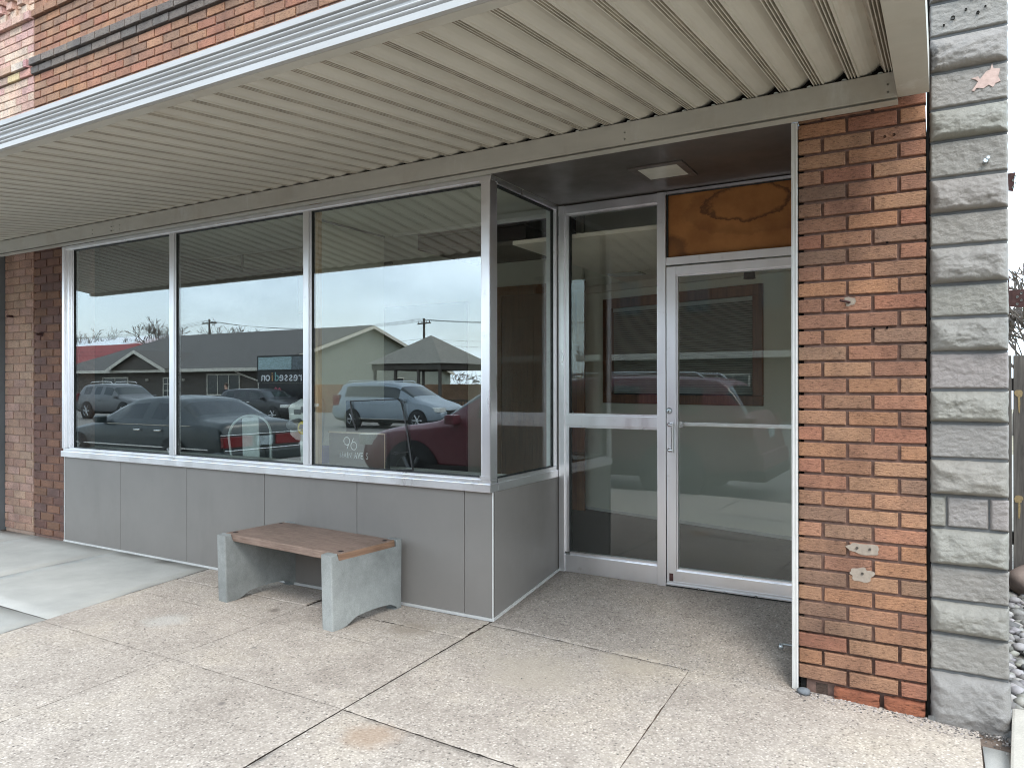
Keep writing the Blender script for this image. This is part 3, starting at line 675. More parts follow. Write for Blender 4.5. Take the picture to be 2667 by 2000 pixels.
mb = MB(); mb.lathe([(0, 2.4995), (.05, 2.4995), (.05, 2.47), (.012, 2.465), (.012, 2.42), (.045, 2.40), (.05, 2.34), (0, 2.34)], (.98, 2.55, 0), 'z', 16); mb.build('spot_lamp', M['black'], room)
# wooden inner door
idr = windowpart('inner_door')
mb = MB(); mb.box(-2.02, -1.94, 3.33, 3.359, .106, 2.45); mb.box(-.99, -.905, 3.325, 3.359, .106, 2.45); mb.box(-2.03, -.90, 3.325, 3.359, 2.4505, 2.555); mb.build('door_casing', wood_mat('orange_pine_casing', (.17, .065, .022), (.30, .125, .045), .4, 'Z', 7, .08), idr)
mb = MB(); mb.box(-1.938, -.992, 3.345, 3.358, .106, 2.449)
for (a, b) in ((-1.80, -1.52), (-1.40, -1.12)):
    for (c, d) in ((.3, 1.05), (1.25, 2.2)): mb.box(a, b, 3.335, 3.3445, c, d, ch=.006)
dl = mb.build('door_leaf', M['brown_wood'], idr)
mb = MB(); mb.lathe([(0, -.05), (.025, -.045), (.028, -.03), (.012, -.02), (.012, 0)], (-1.05, 3.345, 1.15), 'y', 14); mb.build('knob', M['steel'], dl)
# wood-clad bulkhead and hanging rail
mb = MB()
for k in range(4): mb.box(-2.12, -.89, 2.02, 3.1, 2.78+k*.125, 2.90+k*.125, ch=.006)
P(mb.build('wood_bulkhead', wood_mat('dark_cedar', (.022, .011, .009), (.05, .026, .022), .6, 'Y', 7, .3), shop))
mb = MB(); mb.box(-1.665, -1.572, .11, .15, .853, CE-.001, ch=.003); P(mb.build('wood_stud', M['pine'], shop))

# ------------------------------------------------------------------ left neighbour
nb = empty('neighbour_building', 'pale pink brick building with grey siding, left of the brown brick shop', 'building', (-7, 0, 0))
def Q(o): o.location = Vector((7, 0, 0)); return o
mb = MB(); bond(mb, -5.74, -5.212, .03, 2.80, .9358+.02, PINK_D, yf=-.004, mod=.22, jt=.008, jz=.008, off=(.25, .75)); np_ = Q(mb.build('brick_pier', [M['brick']], nb))
boxpart('mortar', M['mortar_pale'], np_, (-5.735, -5.213, .006, .3, -.1, 2.8))
mb = MB(); mb.tube([(-5.60, -.004, 2.13), (-5.55, -.07, 2.125)], .012, 8); mb.build('iron_hook', M['rust'], np_)
mb = MB(); inb = lambda k: k in (45, 46)
bond(mb, -9.5, -5.212, 2.97, 5.75, .9358, PINK, yf=-.004, mod=.22, jt=.009, jz=.009, off=(.0, .5), skip=inb)
for k, d in ((45, .024), (46, .05)):
    x = -9.5+.11*(k % 2)
    while x < -5.25: brick(mb, x+.004, min(x+.216, -5.262 if k == 46 else -5.232), .9358+k*BRC+.005, .9358+(k+1)*BRC-.004, -d, .05, tuple(c*rnd.uniform(.7, 1) for c in pick(PINK))); x += .22
x = -9.5
while x < -5.22: brick(mb, x+.004, min(x+.216, -5.215), .9358+52*BRC, .9358+53*BRC-.006, -.045, .05, pick(PINK)); x += .22
x = -9.4
while x < -5.3:      # dentil course
    for j, d in ((53, .03), (54, .06), (55, .09)): brick(mb, x+(j % 2)*.02, x+.10+(j % 2)*.02, .9358+j*BRC, .9358+(j+1)*BRC-.004, -d, .05, pick(PINK))
    x += .2
nw = Q(mb.build('brick_wall', [M['brick']], nb)); boxpart('mortar', M['mortar_pale'], nw, (-9.5, -5.214, .004, .3, 2.90, 5.78))
mb = MB()
z = .05
while z < 2.75: mb.add([(-9, -.03, z), (-5.845, -.03, z), (-5.845, -.012, z+.12), (-9, -.012, z+.12)], [(0, 1, 2, 3)]); mb.box(-9, -5.845, -.031, .01, z-.004, z); z += .12
mb.box(-9, -5.845, .0, .2, 0, 2.8); Q(mb.build('siding', M['siding_grey'], nb))
mb = MB(); mb.box(-5.84, -5.748, -.05, .2, 0, 2.8, ch=.004); Q(mb.build('corner_board', plain('dark_grey_trim', (.13, .14, .145), .5), nb))
mb = MB(); mb.box(-5.95, -5.91, -.12, -.03, 3.02, 3.06, ch=.008); Q(mb.build('cable_clip', M['black'], nb))

# ------------------------------------------------------------------ grey block wall at the right
sw = empty('block_wall', 'grey painted rock-faced block wall end beside the brown brick pier', 'wall', (2.48, 0, 0))
OS = Vector((-2.48, 0, 0))
SX0, SX1, GREYS = 2.333, 2.632, (.25, .231, .208)
bounds = [3.32, 3.17]+[3.01-.1585*k+.007*math.sin(k*2.3+.6) for k in range(0, 19)]+[-.12]
mb = MB()
def block(z0, z1, rough, x0=SX0, x1=SX1, seed=0., proud=0, nx=64, nz=36, low=False):
    vs = []
    for j in range(nz+1):
        for i in range(nx+1):
            u, v = i/nx, j/nz; x = x0+(x1-x0)*u; z = z0+(z1-z0)*v
            ed = min(u, 1-u)*(x1-x0); ez = min(v, 1-v)*(z1-z0); e = min(ed, ez)
            rim = min(1, e/.009); rim = 1-(1-rim)**2
            p3 = Vector((x*9, z*14, seed)); n1 = noise.fractal(p3, .9, 2.1, 5); n2 = noise.fractal(p3*4.3, .8, 2.2, 4)
            if rough:
                pil = min(1, min(ed/.045, (z-z0)/.026, (z1-z)/.055)); pil = math.sin(pil*math.pi/2)
                bl = .030*pil*(1.18-.42*abs(v-.36)/.64)+.013*n1*pil+.0030*n2+.004*abs(noise.noise(p3*2.1+Vector((3, 3, 3))))*pil
                bl += .003*pil*math.sin(x*18+n1*1.5+seed)
            else: bl = .0028*n1+.0034*n2
            y = .024-.024*rim-bl-proud
            ragx = .003*noise.noise(Vector((z*30, seed, 2))) if i in (0, nx) else 0
            ragz = .0045*noise.noise(Vector((x*26, seed, 5))) if j in (0, nz) else 0
            vs.append((x+ragx, y, z+ragz))
    m = nx+1
    mb.add(vs, [(j*m+i, j*m+i+1, (j+1)*m+i+1, (j+1)*m+i) for j in range(nz) for i in range(nx)], 0, tuple(c*rnd.uniform(.97, 1.03) for c in GREYS), True)
for k in range(len(bounds)-1):
    z1, z0 = bounds[k], bounds[k+1]; rough = (k % 2 == 0)
    g = .004
    if k == 15:
        block(z0+g, z1-g, False, SX0+.065, SX0+.225, k*3.7); block(z0+g, z1-g, False, SX0, SX0+.062, k*3.7+1, .006, 12); block(z0+g, z1-g, False, SX0+.228, SX1, k*3.7+2, .008, 14)
    elif k == 20: block(z0+g, z1-g, True, SX0, SX1+.006, 91.7, .006)
    else: block(z0+g, z1-g, rough, seed=k*3.7)
ps = mb.build('block_face', M['stone'], sw); ps.location = OS
mb = MB(); mb.box(SX0+.004, SX1-.004, .012, 6, -.2, 3.4); mb.box(SX0-.012, SX0+.004, .03, .5, -.2, 3.4, 1)
c_ = mb.build('wall_core', [plain('painted_mortar', (.12, .12, .118), .8), M['void']], sw); c_.location = OS
mb = MB()
# ragged concrete toe at the foot
vs = []; nx, nz = 40, 8
for j in range(nz+1):
    for i in range(nx+1):
        u, v = i/nx, j/nz; x = SX0-.01+u*.32; nn = noise.fractal(Vector((x*14, v*3, 4.4)), .9, 2, 5)
        vs.append((x, -.022-(.055*(1-v)**1.5)*(.7+.6*nn)-.01*nn, -.125+v*(.075+.03*noise.noise(Vector((x*11, 1, 1))))))
m = nx+1; mb.add(vs, [(j*m+i, j*m+i+1, (j+1)*m+i+1, (j+1)*m+i) for j in range(nz) for i in range(nx)], 0, (.16, .155, .145), True)
c_ = mb.build('rubble_toe', M['stone'], sw); c_.location = OS
mb = MB()
pts = [(2.495, 2.81), (2.52, 2.815), (2.527, 2.80), (2.55, 2.83), (2.565, 2.835), (2.572, 2.86), (2.577, 2.838), (2.602, 2.832), (2.594, 2.80), (2.603, 2.778), (2.585, 2.772), (2.575, 2.756), (2.56, 2.77), (2.54, 2.758), (2.515, 2.765), (2.505, 2.752), (2.497, 2.757), (2.512, 2.778), (2.52, 2.792), (2.51, 2.803)]
mb.prism([(x, z-.012) for x, z in pts], 'y', -.0055, .004)
c_ = mb.build('peeled_patch', plain('bare_pink_stone', (.50, .36, .31), .9, 0, .15, 40, bscale=90, bstr=.6), sw); c_.location = OS
for (x, z, r) in ((2.425, 3.085, .0085), (2.475, 3.11, .005), (2.50, 3.155, .006), (2.52, 3.085, .006), (2.39, 3.06, .004), (2.548, 3.105, .004)): mb = MB(); mb.lathe([(r, -.012), (r, .004), (0, .004)], (x, .003, z), 'y', 12); c_ = mb.build('anchor_hole', M['void'], sw); c_.location = OS
mb = MB(); mb.tube([(2.545, .0, 2.42), (2.547, -.03, 2.422)], .009, 8); mb.tube([(2.555, .0, 2.43), (2.556, -.035, 2.432)], .007, 8); c_ = mb.build('anchor_bolt', M['steel'], sw); c_.location = OS
for (x0, x1, z0, z1, y) in ((2.6325, 2.678, 2.345, 2.432, .30), (2.6325, 2.722, 1.80, 1.885, .30)):
    mb = MB(); mb.prism([(x0, z0+.01), (x1-.008, z0), (x1, z1), (x0, z1-.002)], 'y', y, y+.006)
    br = mb.build('steel_bracket', M['rust'], sw); br.location = OS
    mb = MB()
    for i in range(4): mb.lathe([(.0055, -.002), (.0055, .001), (0, .001)], (x0+.022+(.046 if i % 2 else .03)*((x1-x0)/.09), y-.001, z0+.018+i*.0165), 'y', 10)
    c_ = mb.build('bolt_hole', M['white_paint'], br)
mb = MB(); mb.tube([(2.633, .3, 1.92), (2.652, .3, 1.945), (2.65, .3, 1.88)], .004, 6); c_ = mb.build('wire_stub', M['rust'], sw); c_.location = OS

# ------------------------------------------------------------------ things on the pavement
bench = empty('bench', 'small bench with reddish brown wood seat on two pale concrete legs', 'bench', (-1.24, -.315, 0), R(-4.5))
def leg(x):
    mb = MB(); poly = []
    yf, yb2, H = -.30, .30, .445
    for (y, z) in ((yf+.012, 0), (yf+.11, 0)): poly.append((y, z))
    for k in range(13):
        a = math.pi*k/12; poly.append((.045-.215*math.cos(a), .004+.048*math.sin(a)**.7))
    for (y, z) in ((yb2-.07, 0), (yb2-.005, 0), (yb2, H), (yb2-.05, H+.004), (yb2-.052, H-.047), (yf+.052, H-.047), (yf+.05, H+.004), (yf, H)): poly.append((y, z))
    bmm = bmesh.new(); n = len(poly)
    va = [bmm.verts.new((x-.046, y, z)) for y, z in poly]; vb = [bmm.verts.new((x+.046, y, z)) for y, z in poly]
    bmm.faces.new(va[::-1]); bmm.faces.new(vb)
    for i in range(n): bmm.faces.new((va[i], va[(i+1) % n], vb[(i+1) % n], vb[i]))
    es = [e for e in bmm.edges if abs(e.verts[0].co.x-e.verts[1].co.x) < .001 and max(v.co.z for v in e.verts) > .0]
    bmesh.ops.bevel(bmm, geom=es, offset=.008, segments=2, affect='EDGES', profile=.5)
    mb.bm(bmm); return mb.build('leg', M['bench_conc'], bench)
leg(-.515); leg(.515)
mb = MB(); bmm = bmesh.new(); bmesh.ops.create_cube(bmm, size=1); bmesh.ops.subdivide_edges(bmm, edges=bmm.edges[:], cuts=9, use_grid_fill=True)
for v in bmm.verts:
    x, y, z = v.co.x*1.115, v.co.y*.482, v.co.z*.050
    k = noise.noise(Vector((x*6, y*6, z*20))); e = (abs(v.co.y) > .49) or (abs(v.co.x) > .49)
    ex = (abs(v.co.y) > .49)+(abs(v.co.x) > .49)+(abs(v.co.z) > .49)
    s_ = 1-.007*max(0, ex-1)
    v.co = (x*s_+(k*.003 if e else 0), y*(s_-.004*max(0, ex-1))+(k*.004 if e else 0),   .424+z*s_*(.94 if ex > 1 else 1)+k*.0015)
mb.bm(bmm)
seat = mb.build('seat', [M['bench_wood'], M['bench_end']], bench)
for f in seat.data.polygons:
    f.use_smooth = False
    if abs(f.normal.x) > .7: f.material_index = 1
for x in (-.515, .515):
    for y in (-.185, .185): mb = MB(); mb.lathe([(.013, .004), (.012, .006), (0, .006)], (x, y, .444), 'z', 12); mb.lathe([(.02, .0), (.02, .004), (.013, .004)], (x, y, .444), 'z', 12, 1); mb.build('seat_bolt', [M['void'], M['rust']], seat)

mb = MB(); mb.tube([(1.735, .30, .055), (1.64, .27, .062)], .006, 8); mb.lathe([(0, 0), (.016, 0), (.016, .02), (0, .02)], (1.628, .265, .05), 'x', 12)
tag(mb.build('door_stop', [M['steel']]), 'small steel door stop sticking out of the recess wall near the floor', 'door stop')
bmm = bmesh.new(); bmesh.ops.create_icosphere(bmm, subdivisions=3, radius=1)
for v in bmm.verts: n_ = noise.noise(v.co*1.6)*.18; v.co = ((v.co.x*(1+n_))*.032, v.co.y*(1+n_)*.026, v.co.z*(1+n_)*.019)
mb = MB(); mb.bm(bmm, 0, (.13, .14, .15), smooth=True)
o = mb.build('pebble', M['rock'], loc=(1.80, -.052, -.040)); tag(o, 'dark grey pebble lying at the foot of the white trim', 'stone')
mb = MB(); r2 = random.Random(5)
for k in range(900):
    if k < 620: x = r2.uniform(1.75, 2.66); y = -.012-abs(r2.gauss(0, .055))-(.02 if x > 2.33 else 0); s_ = r2.uniform(.0015, .0055)
    elif k < 800: x = r2.uniform(.05, 1.7); y = r2.gauss(-.07, .02); s_ = r2.uniform(.0015, .004)
    else: x = r2.uniform(-2.3, 2.4); y = r2.uniform(-2.6, -.05); s_ = r2.uniform(.002, .0045)
    bmm = bmesh.new(); bmesh.ops.create_icosphere(bmm, subdivisions=1, radius=s_)
    g = r2.choice([.08, .15, .25, .35, .45]); mb.bm(bmm, 0, (g, g*.88, g*.8), Matrix.Translation((x, y, G(x, y)+s_*.3)) @ Matrix.Diagonal((r2.uniform(.8, 1.6), r2.uniform(.8, 1.4), .7, 1)))
tag(mb.build('grit', M['rock']), kind='stuff')
# ------------------------------------------------------------------ beyond the right corner
mb = MB(); r2 = random.Random(3)
for k in range(1500):
    x = 2.65+abs(r2.gauss(0, .5)); y = r2.uniform(-.1, 2.55); s_ = r2.uniform(.016, .042)
    if x > 4: continue
    bmm = bmesh.new(); bmesh.ops.create_icosphere(bmm, subdivisions=1, radius=1)
    sc = (s_*r2.uniform(.8, 1.4), s_*r2.uniform(.8, 1.3), s_*r2.uniform(.45, .8)); q = Matrix.Rotation(r2.uniform(0, 6), 4, 'Z')
    g = r2.uniform(.12, .36); col = (g, g*r2.uniform(.9, .98), g*r2.uniform(.8, .95))
    mb.bm(bmm, 0, col, Matrix.Translation((x, y, -.085+.03*r2.random()+.03*y)) @ q @ Matrix.Diagonal((*sc, 1)), True)
tag(mb.build('gravel', M['rock']), kind='stuff')
mb = MB(); mb.add([(2.62, -.1, -.11), (8, -.1, -.11), (8, 12, .2), (2.62, 12, .2)], [(0, 1, 2, 3)]); tag(mb.build('gravel_bed', plain('gravel_bed', (.3, .28, .25), 1, 0, .3, 40, bscale=40, bstr=1, bdist=.02)), kind='structure')
mb = MB(); mb.cbox(-.10, .16, -.30, .26, 0, .115, .012)
o = mb.build('concrete_block', M['concrete_old'], loc=(2.735, -.16, -.115)); o.rotation_euler = (R(4), R(-5), R(-5)); tag(o, 'loose pale concrete edging block at the corner of the gravel', 'block')
bmm = bmesh.new(); bmesh.ops.create_icosphere(bmm, subdivisions=3, radius=1)
for v in bmm.verts: n_ = noise.noise(v.co*1.3)*.2; v.co = (v.co.x*(1+n_)*.16, v.co.y*(1+n_)*.14, v.co.z*(1+n_)*.12)
mb = MB(); mb.bm(bmm, 0, (.2, .15, .125), smooth=True); o = mb.build('boulder', M['rock'], loc=(2.93, 2.3, .09)); tag(o, 'reddish brown boulder on the gravel in front of the dark fence', 'boulder')
fn = empty('wood_fence', 'dark weathered upright board fence behind the gravel at the right edge', 'fence', (3.6, 2.5, 0))
mb = MB(); x = -.92
while x < 2.4: h = 1.66+rnd.uniform(-.01, .02); mb.box(x, x+.135, -.012, .012, .0, h, ch=.003); x += .145
fb = mb.build('boards', M['fence_wood'], fn)
for z in (1.38, .63):
    mb = MB(); T2 = Matrix.Translation((-.745, -.0135, z)) @ Matrix.Rotation(R(90), 4, 'X')
    blob(mb, -.745, z, .026, .026, -.016, z, spiky=.15); blob(mb, -.743, z-.07, .007, .075, -.0155, z+3, spiky=.2); mb.build('sap_knot', M['sap'], fb)
mb = MB(); mb.box(-.96, -.925, -.04, .04, 0, 1.70, ch=.004); mb.build('post', M['pine'], fn)
for z in (.3, 1.4):
    mb = MB(); mb.box(-.92, 2.4, .0125, .05, z, z+.09); mb.build('rail', M['fence_wood'], fn)

# ------------------------------------------------------------------ things in the shop window
ch = empty('metal_chair', 'white tube-backed metal armchair inside the middle window', 'chair', (-2.93, .62, .35), R(0))
mb = MB()
arc = []
for k in range(25):
    a = math.pi*k/24; arc.append((-.27*math.cos(a), .02+.03*math.sin(a), .62+.205*math.sin(a)**.8))
pts = [(-.17, .0, .28), (-.225, .01, .45)]+arc+[(.285, .01, .45), (.30, .0, .28)]
mb.tube(pts, .0105, 10); mb.build('back_tube', M['white_paint'], ch)
mb = MB(); mb.prism([(-.115, .46), (.10, .46), (.085, .815), (-.125, .805)], 'y', .045, .052); mb.build('back_splat', M['white_paint'], ch)
mb = MB(); mb.box(-.2, .24, -.36, .03, .43, .455, ch=.01); mb.build('seat', M['white_paint'], ch)
for (x, y) in ((-.19, -.35), (.23, -.35), (-.19, .02), (.23, .02)):
    mb = MB(); mb.tube([(x, y, .43), (x*1.18, y*1.06, 0)], [.018, .012], 8); mb.build('leg', M['white_paint'], ch)
sg = empty('address_sign', 'taupe address board reading 96 MAIN AVE S leaning inside the window', 'sign', (-1.27, .19, .852))
mb = MB(); mb.box(-.262, .262, -.006, .008, .0, .242); mb.build('board', M['sign_board'], sg)
mb = MB(); mb.box(-.270, .270, -.010, .010, .2425, .252); mb.box(.2625, .270, -.010, .010, .0, .242); mb.build('frame', M['sign_edge'], sg)
mb = MB(); mb.box(.2705, .285, -.008, .03, 0, .25); mb.build('edge', M['black'], sg)
def text(body, size, loc, mat, parent, name='lettering', rot=(R(90), 0, 0), align='CENTER', ext=.0006, sx=1, sp=1):
    c = bpy.data.curves.new(name, 'FONT'); c.body = body; c.size = size; c.align_x = align; c.extrude = ext; c.space_character = sp
    tmp = bpy.data.objects.new(name, c); COL.objects.link(tmp)
    dg = bpy.context.evaluated_depsgraph_get(); me = bpy.data.meshes.new_from_object(tmp.evaluated_get(dg))
    bpy.data.objects.remove(tmp); o = bpy.data.objects.new(name, me); me.materials.clear(); me.materials.append(mat); COL.objects.link(o)
    o.parent = parent; o.location = loc; o.rotation_euler = rot; o.scale = (sx, 1, 1); return o
def strokes(name, lines, w, parent, mat, loc):
    mb = MB()
    for ln in lines: mb.tube([(x, 0, z) for x, z in ln], w, 5)
    return mb.build(name, mat, parent, loc)
def circ(cx, cz, rx, rz, a0, a1, n=20): return [(cx+rx*math.cos(R(a0+(a1-a0)*k/n)), cz+rz*math.sin(R(a0+(a1-a0)*k/n))) for k in range(n+1)]
# thin geometric figures, as on the board
strokes('numeral', [circ(-.038, .186, .028, .028, 0, 360), [(-.012, .176), (-.034, .130)]], .0028, sg, M['letter'], (-.05, -.008, 0))
strokes('numeral', [circ(.03, .153, .028, .028, 0, 360), [(.004, .163), (.026, .209)]], .0028, sg, M['letter'], (-.05, -.008, 0))
def word(s, x, z, h, w, gap):
    Ls = {'M': [[(0, 0), (.1, 1), (.5, .15), (.9, 1), (1, 0)]], 'A': [[(0, 0), (.5, 1), (1, 0)], [(.2, .35), (.8, .35)]], 'I': [[(.5, 0), (.5, 1)]], 'N': [[(0, 0), (0, 1), (1, 0), (1, 1)]],
          'V': [[(0, 1), (.5, 0), (1, 1)]], 'E': [[(1, 0), (0, 0), (0, 1), (1, 1)], [(0, .5), (.85, .5)]], 'S': [[(.95, .85), (.7, 1), (.3, 1), (.08, .8), (.12, .62), (.5, .5), (.88, .38), (.95, .2), (.7, 0), (.3, 0), (.03, .16)]]}
    wd = {'M': 1.25, 'I': .3, 'E': .72, 'S': .75}; out = []
    for c in s:
        if c == ' ': x += w*.95; continue
        k = wd.get(c, 1)*w
        out += [[(x+a*k, z+b*h) for a, b in ln] for ln in Ls[c]]; x += k+gap
    return out
strokes('lettering', word('MAIN AVE S', -.135, .064, .042, .023, .0085),   .0023, sg, M['letter'], (-.018, -.008, 0))
mb = MB(); YG = .0045
mb.tube([(-1.108, YG, 1.132), (-1.132, YG, 1.187), (-1.145, YG, 1.25), (-1.155, YG, 1.30), (-1.16, YG, 1.333), (-1.05, YG, 1.337), (-.90, YG, 1.343), (-.745, YG, 1.349), (-.716, YG, 1.329), (-.69, YG, 1.24), (-.675, YG, 1.173), (-.66, YG, 1.10), (-.646, YG, 1.022), (-.634, YG, .95), (-.618, YG, .888), (-.68, YG, .883), (-.755, YG, .882)], [.005, .007, .007, .006, .005, .0035, .0035, .004, .005, .005, .0055, .005, .0055, .007, .008, .006, .003], 8)
mb.tube([(-.655, YG, 1.001), (-.70, YG, .998), (-.739, YG, .990), (-.755, YG, 1.0), (-.775, YG, .997), (-.78, YG, .985), (-.76, YG, .982), (-.74, YG, .99), (-.80, YG, .985)], .0035, 6)
tag(mb.build('black_cord', M['black']), 'thin black cord hung in an open square loop on the right-hand window pane', 'cord')
sp = empty('plastic_appliance', 'white plastic appliance with grey nozzle and yellow collar beside the window post', 'appliance', (-1.83, .26, .852))
def lumpy(mb, poly, y0, y1, b=.02):
    bmm = bmesh.new(); n = len(poly); va = [bmm.verts.new((x, y0, z)) for x, z in poly]; vb = [bmm.verts.new((x, y1, z)) for x, z in poly]
    bmm.faces.new(va); bmm.faces.new(vb[::-1])
    for i in range(n): bmm.faces.new((va[i], vb[i], vb[(i+1) % n], va[(i+1) % n]))
    bmesh.ops.bevel(bmm, geom=bmm.edges[:], offset=b, segments=3, affect='EDGES'); mb.bm(bmm, smooth=True)
mb = MB(); lumpy(mb, [(-.145, .20), (-.17, .43), (-.11, .46), (-.02, .47), (.03, .50), (.12, .50), (.14, .40), (.12, .14), (-.07, .175)], -.05, .06, .016); mb.build('housing', M['plastic_white'], sp)
mb = MB(); lumpy(mb, [(-.045, .0), (-.06, .18), (.08, .18), (.08, .0)], -.035, .035, .012); mb.build('grip', M['plastic_white'], sp)
mb = MB(); mb.lathe([(0, -.10), (.03, -.10), (.042, -.06), (.05, .0), (.0, .0)], (-.035, -.055, .29), 'y', 18); mb.build('nozzle', M['plastic_grey'], sp)
mb = MB(); mb.lathe([(.03, -.06), (.052, -.055), (.055, .0), (0, .0)], (.055, -.052, .27), 'y', 18); mb.build('collar', M['yellow'], sp)
mb = MB(); mb.box(-.09, -.02, -.056, -.0505, .37, .405, ch=.002); mb.box(-.015, .01, -.058, -.0505, .38, .43, ch=.002); mb.build('badge', M['plastic_grey'], sp)
mb = MB(); mb.box(-.02, .14, -.02, .10, -.0, .13, ch=.01); o = mb.build('purple_box', M['purple'], loc=(-1.83, .36, .8525)); tag(o, 'small purple box under the white plastic appliance in the window', 'box')
o.location = (-1.80, .25, .8525)
rl2 = empty('hanging_rail', 'long black rail hung on two rods from the shop ceiling', 'rail', (-4.2, 2.0, 2.73))
mb = MB(); mb.box(-.9, 1.6, -.02, .02, -.02, .02); mb.box(-.9, 1.6, .2, .23, -.02, .01)
for x in (-.6, 0, .6, 1.2): mb.box(x, x+.02, .02, .2, -.015, .005)
mb.build('rail', M['black'], rl2)
for x in (-.45, .62):
    mb = MB(); mb.tube([(x, 0, .02), (x, 0, .57)], .012, 8); mb.build('drop_rod', M['black'], rl2)

# ------------------------------------------------------------------ vehicles across and along the street
def car(name, label, cat, loc, heading, st, Wd, wheels, rw, paint, top_glass, side_glass, feats, sub=2, rim_mat=None):
    """st rows: x from the nose, z low, z belt, z top, half-width factor, top half-width factor"""
    root = empty(name, label, cat, loc, 0 if heading > 0 else math.pi, 'vehicles parked along the street')
    Ln = st[-1][0]; vs = []; secs = []
    for (x, zl, zb, zt, w, wt) in st:
        hw = Wd/2*w; ht = Wd/2*w*wt; X = Ln/2-x
        g = zt-zb; lip = min(.05, g*.25)
        half = [(0, zl), (hw*.82, zl), (hw*.97, zl+.10*(zb-zl)+.04), (hw, zl+.55*(zb-zl)), (hw*.975, zb), (hw*.955-(hw*.955-ht)*.06, zb+g*.10), (ht+(hw-ht)*.12, zt-lip-.02*min(1, g*2)), (ht*.9, zt-lip*.35), (ht*.45, zt), (0, zt+.006)]
        s_ = [(X, y, z) for y, z in half]+[(X, -y, z) for y, z in half[-2:0:-1]]
        secs.append(len(s_)); vs += s_
    n = secs[0]; fs = []; ms = []
    for i in range(len(st)-1):
        for k in range(n):
            kk = k if k < 9 else n-1-k      # symmetrical segment index 0..8
            mat = 0
            if i in side_glass and kk == 5: mat = 1
            if i in top_glass and kk in (7, 8): mat = 1
            if i in top_glass and kk == 6 and st[i][3]-st[i][2] > .0: mat = 1 if top_glass[i] else 0
            if kk in (0, 1): mat = 2
            fs.append((i*n+k, i*n+(k+1) % n, (i+1)*n+(k+1) % n, (i+1)*n+k)); ms.append(mat)
    fs.append(tuple(range(n))); ms.append(0); fs.append(tuple(range((len(st)-1)*n, len(st)*n))[::-1]); ms.append(0)
    me = bpy.data.meshes.new(name); me.from_pydata(vs, [], fs); me.polygons.foreach_set('material_index', ms)
    for m in (paint, M['car_glass'], M['black']): me.materials.append(m)
    tmp = bpy.data.objects.new('tmp', me); COL.objects.link(tmp); md = tmp.modifiers.new('s', 'SUBSURF'); md.levels = sub; md.render_levels = sub
    dg = bpy.context.evaluated_depsgraph_get(); ev = bpy.data.meshes.new_from_object(tmp.evaluated_get(dg)); bpy.data.objects.remove(tmp)
    for mi, nm in ((0, 'body'), (1, 'window'), (2, 'underbody')):
        b = bmesh.new(); b.from_mesh(ev); dl = [f for f in b.faces if f.material_index != mi]
        bmesh.ops.delete(b, geom=dl, context='FACES')
        if not b.faces: b.free(); continue
        bmesh.ops.recalc_face_normals(b, faces=b.faces)
        m2 = bpy.data.meshes.new(nm); b.to_mesh(m2); b.free(); m2.materials.append((paint, M['car_glass'], M['black'])[mi])
        for p in m2.polygons: p.material_index = 0; p.use_smooth = True
        o = bpy.data.objects.new(nm, m2); COL.objects.link(o); o.parent = root
    for wx in wheels:
        for s in (-1, 1):
            X = Ln/2-wx; y = s*(Wd/2-.115)
            mb = MB(); mb.lathe([(0, -.02*s), (rw*1.17, -.02*s), (rw*1.17, s*.128), (0, s*.128)], (X, y, rw), 'y', 28); mb.build('wheel_arch', M['wheel_well'], root)
            mb = MB(); mb.lathe([(rw*.62, -.1*s), (rw*.95, -.1*s), (rw, -.06*s), (rw, s*.10), (rw*.96, s*.132), (rw*.66, s*.136)], (X, y, rw), 'y', 28); w_ = mb.build('wheel', M['tyre'], root)
            mb = MB(); mb.lathe([(rw*.67, s*.137), (rw*.64, s*.120), (rw*.6, s*.10)], (X, y, rw), 'y', 24); mb.lathe([(rw*.14, s*.138), (0, s*.141)], (X, y, rw), 'y', 12)
            for k in range(6):
                a = 2*math.pi*k/6
                mb.tube([(X+rw*.08*math.cos(a), y+s*.122, rw+rw*.08*math.sin(a)), (X+rw*.64*math.cos(a), y+s*.122, rw+rw*.64*math.sin(a))], rw*.075, 6)
            mb.build('rim', rim_mat or M['rim'], w_)
    for f in feats: f(root, Ln, Wd)
    return root
def lamp(nm, mat, x0, x1, y0, y1, z0, z1, ch=.015, both=True):
    def f(root, Ln, Wd):
        for s in ((1, -1) if both else (1,)):
            mb = MB(); mb.cbox(Ln/2-x1, Ln/2-x0, min(s*y0, s*y1), max(s*y0, s*y1), z0, z1, ch); mb.build(nm, mat, root)
    return f
def mirrors(x, z, mat):
    def f(root, Ln, Wd):
        for s in (1, -1):
            mb = MB(); mb.cbox(Ln/2-x-.09, Ln/2-x+.06, min(s*(Wd/2-.06), s*(Wd/2+.13)), max(s*(Wd/2-.06), s*(Wd/2+.13)), z, z+.13, .03); mb.build('side_mirror', mat, root)
    return f
def rails(x0, x1, y, z, mat):
    def f(root, Ln, Wd):
        for s in (1, -1):
            mb = MB(); mb.tube([(Ln/2-x0, s*y, z-.07), (Ln/2-x0-.1, s*y, z), (Ln/2-(x0+x1)/2, s*y, z+.015), (Ln/2-x1+.1, s*y, z), (Ln/2-x1, s*y, z-.07)], .017, 8); mb.build('roof_rail', mat, root)
    return f
def trimline(z, mat, x0=.5, x1=4.6, off=.0, h=.02):
    def f(root, Ln, Wd):
        for s in (1, -1):
            mb = MB(); mb.box(Ln/2-x1, Ln/2-x0, min(s*(Wd/2-.02), s*(Wd/2+.006+off)), max(s*(Wd/2-.02), s*(Wd/2+.006+off)), z, z+h); mb.build('side_trim', mat, root)
    return f
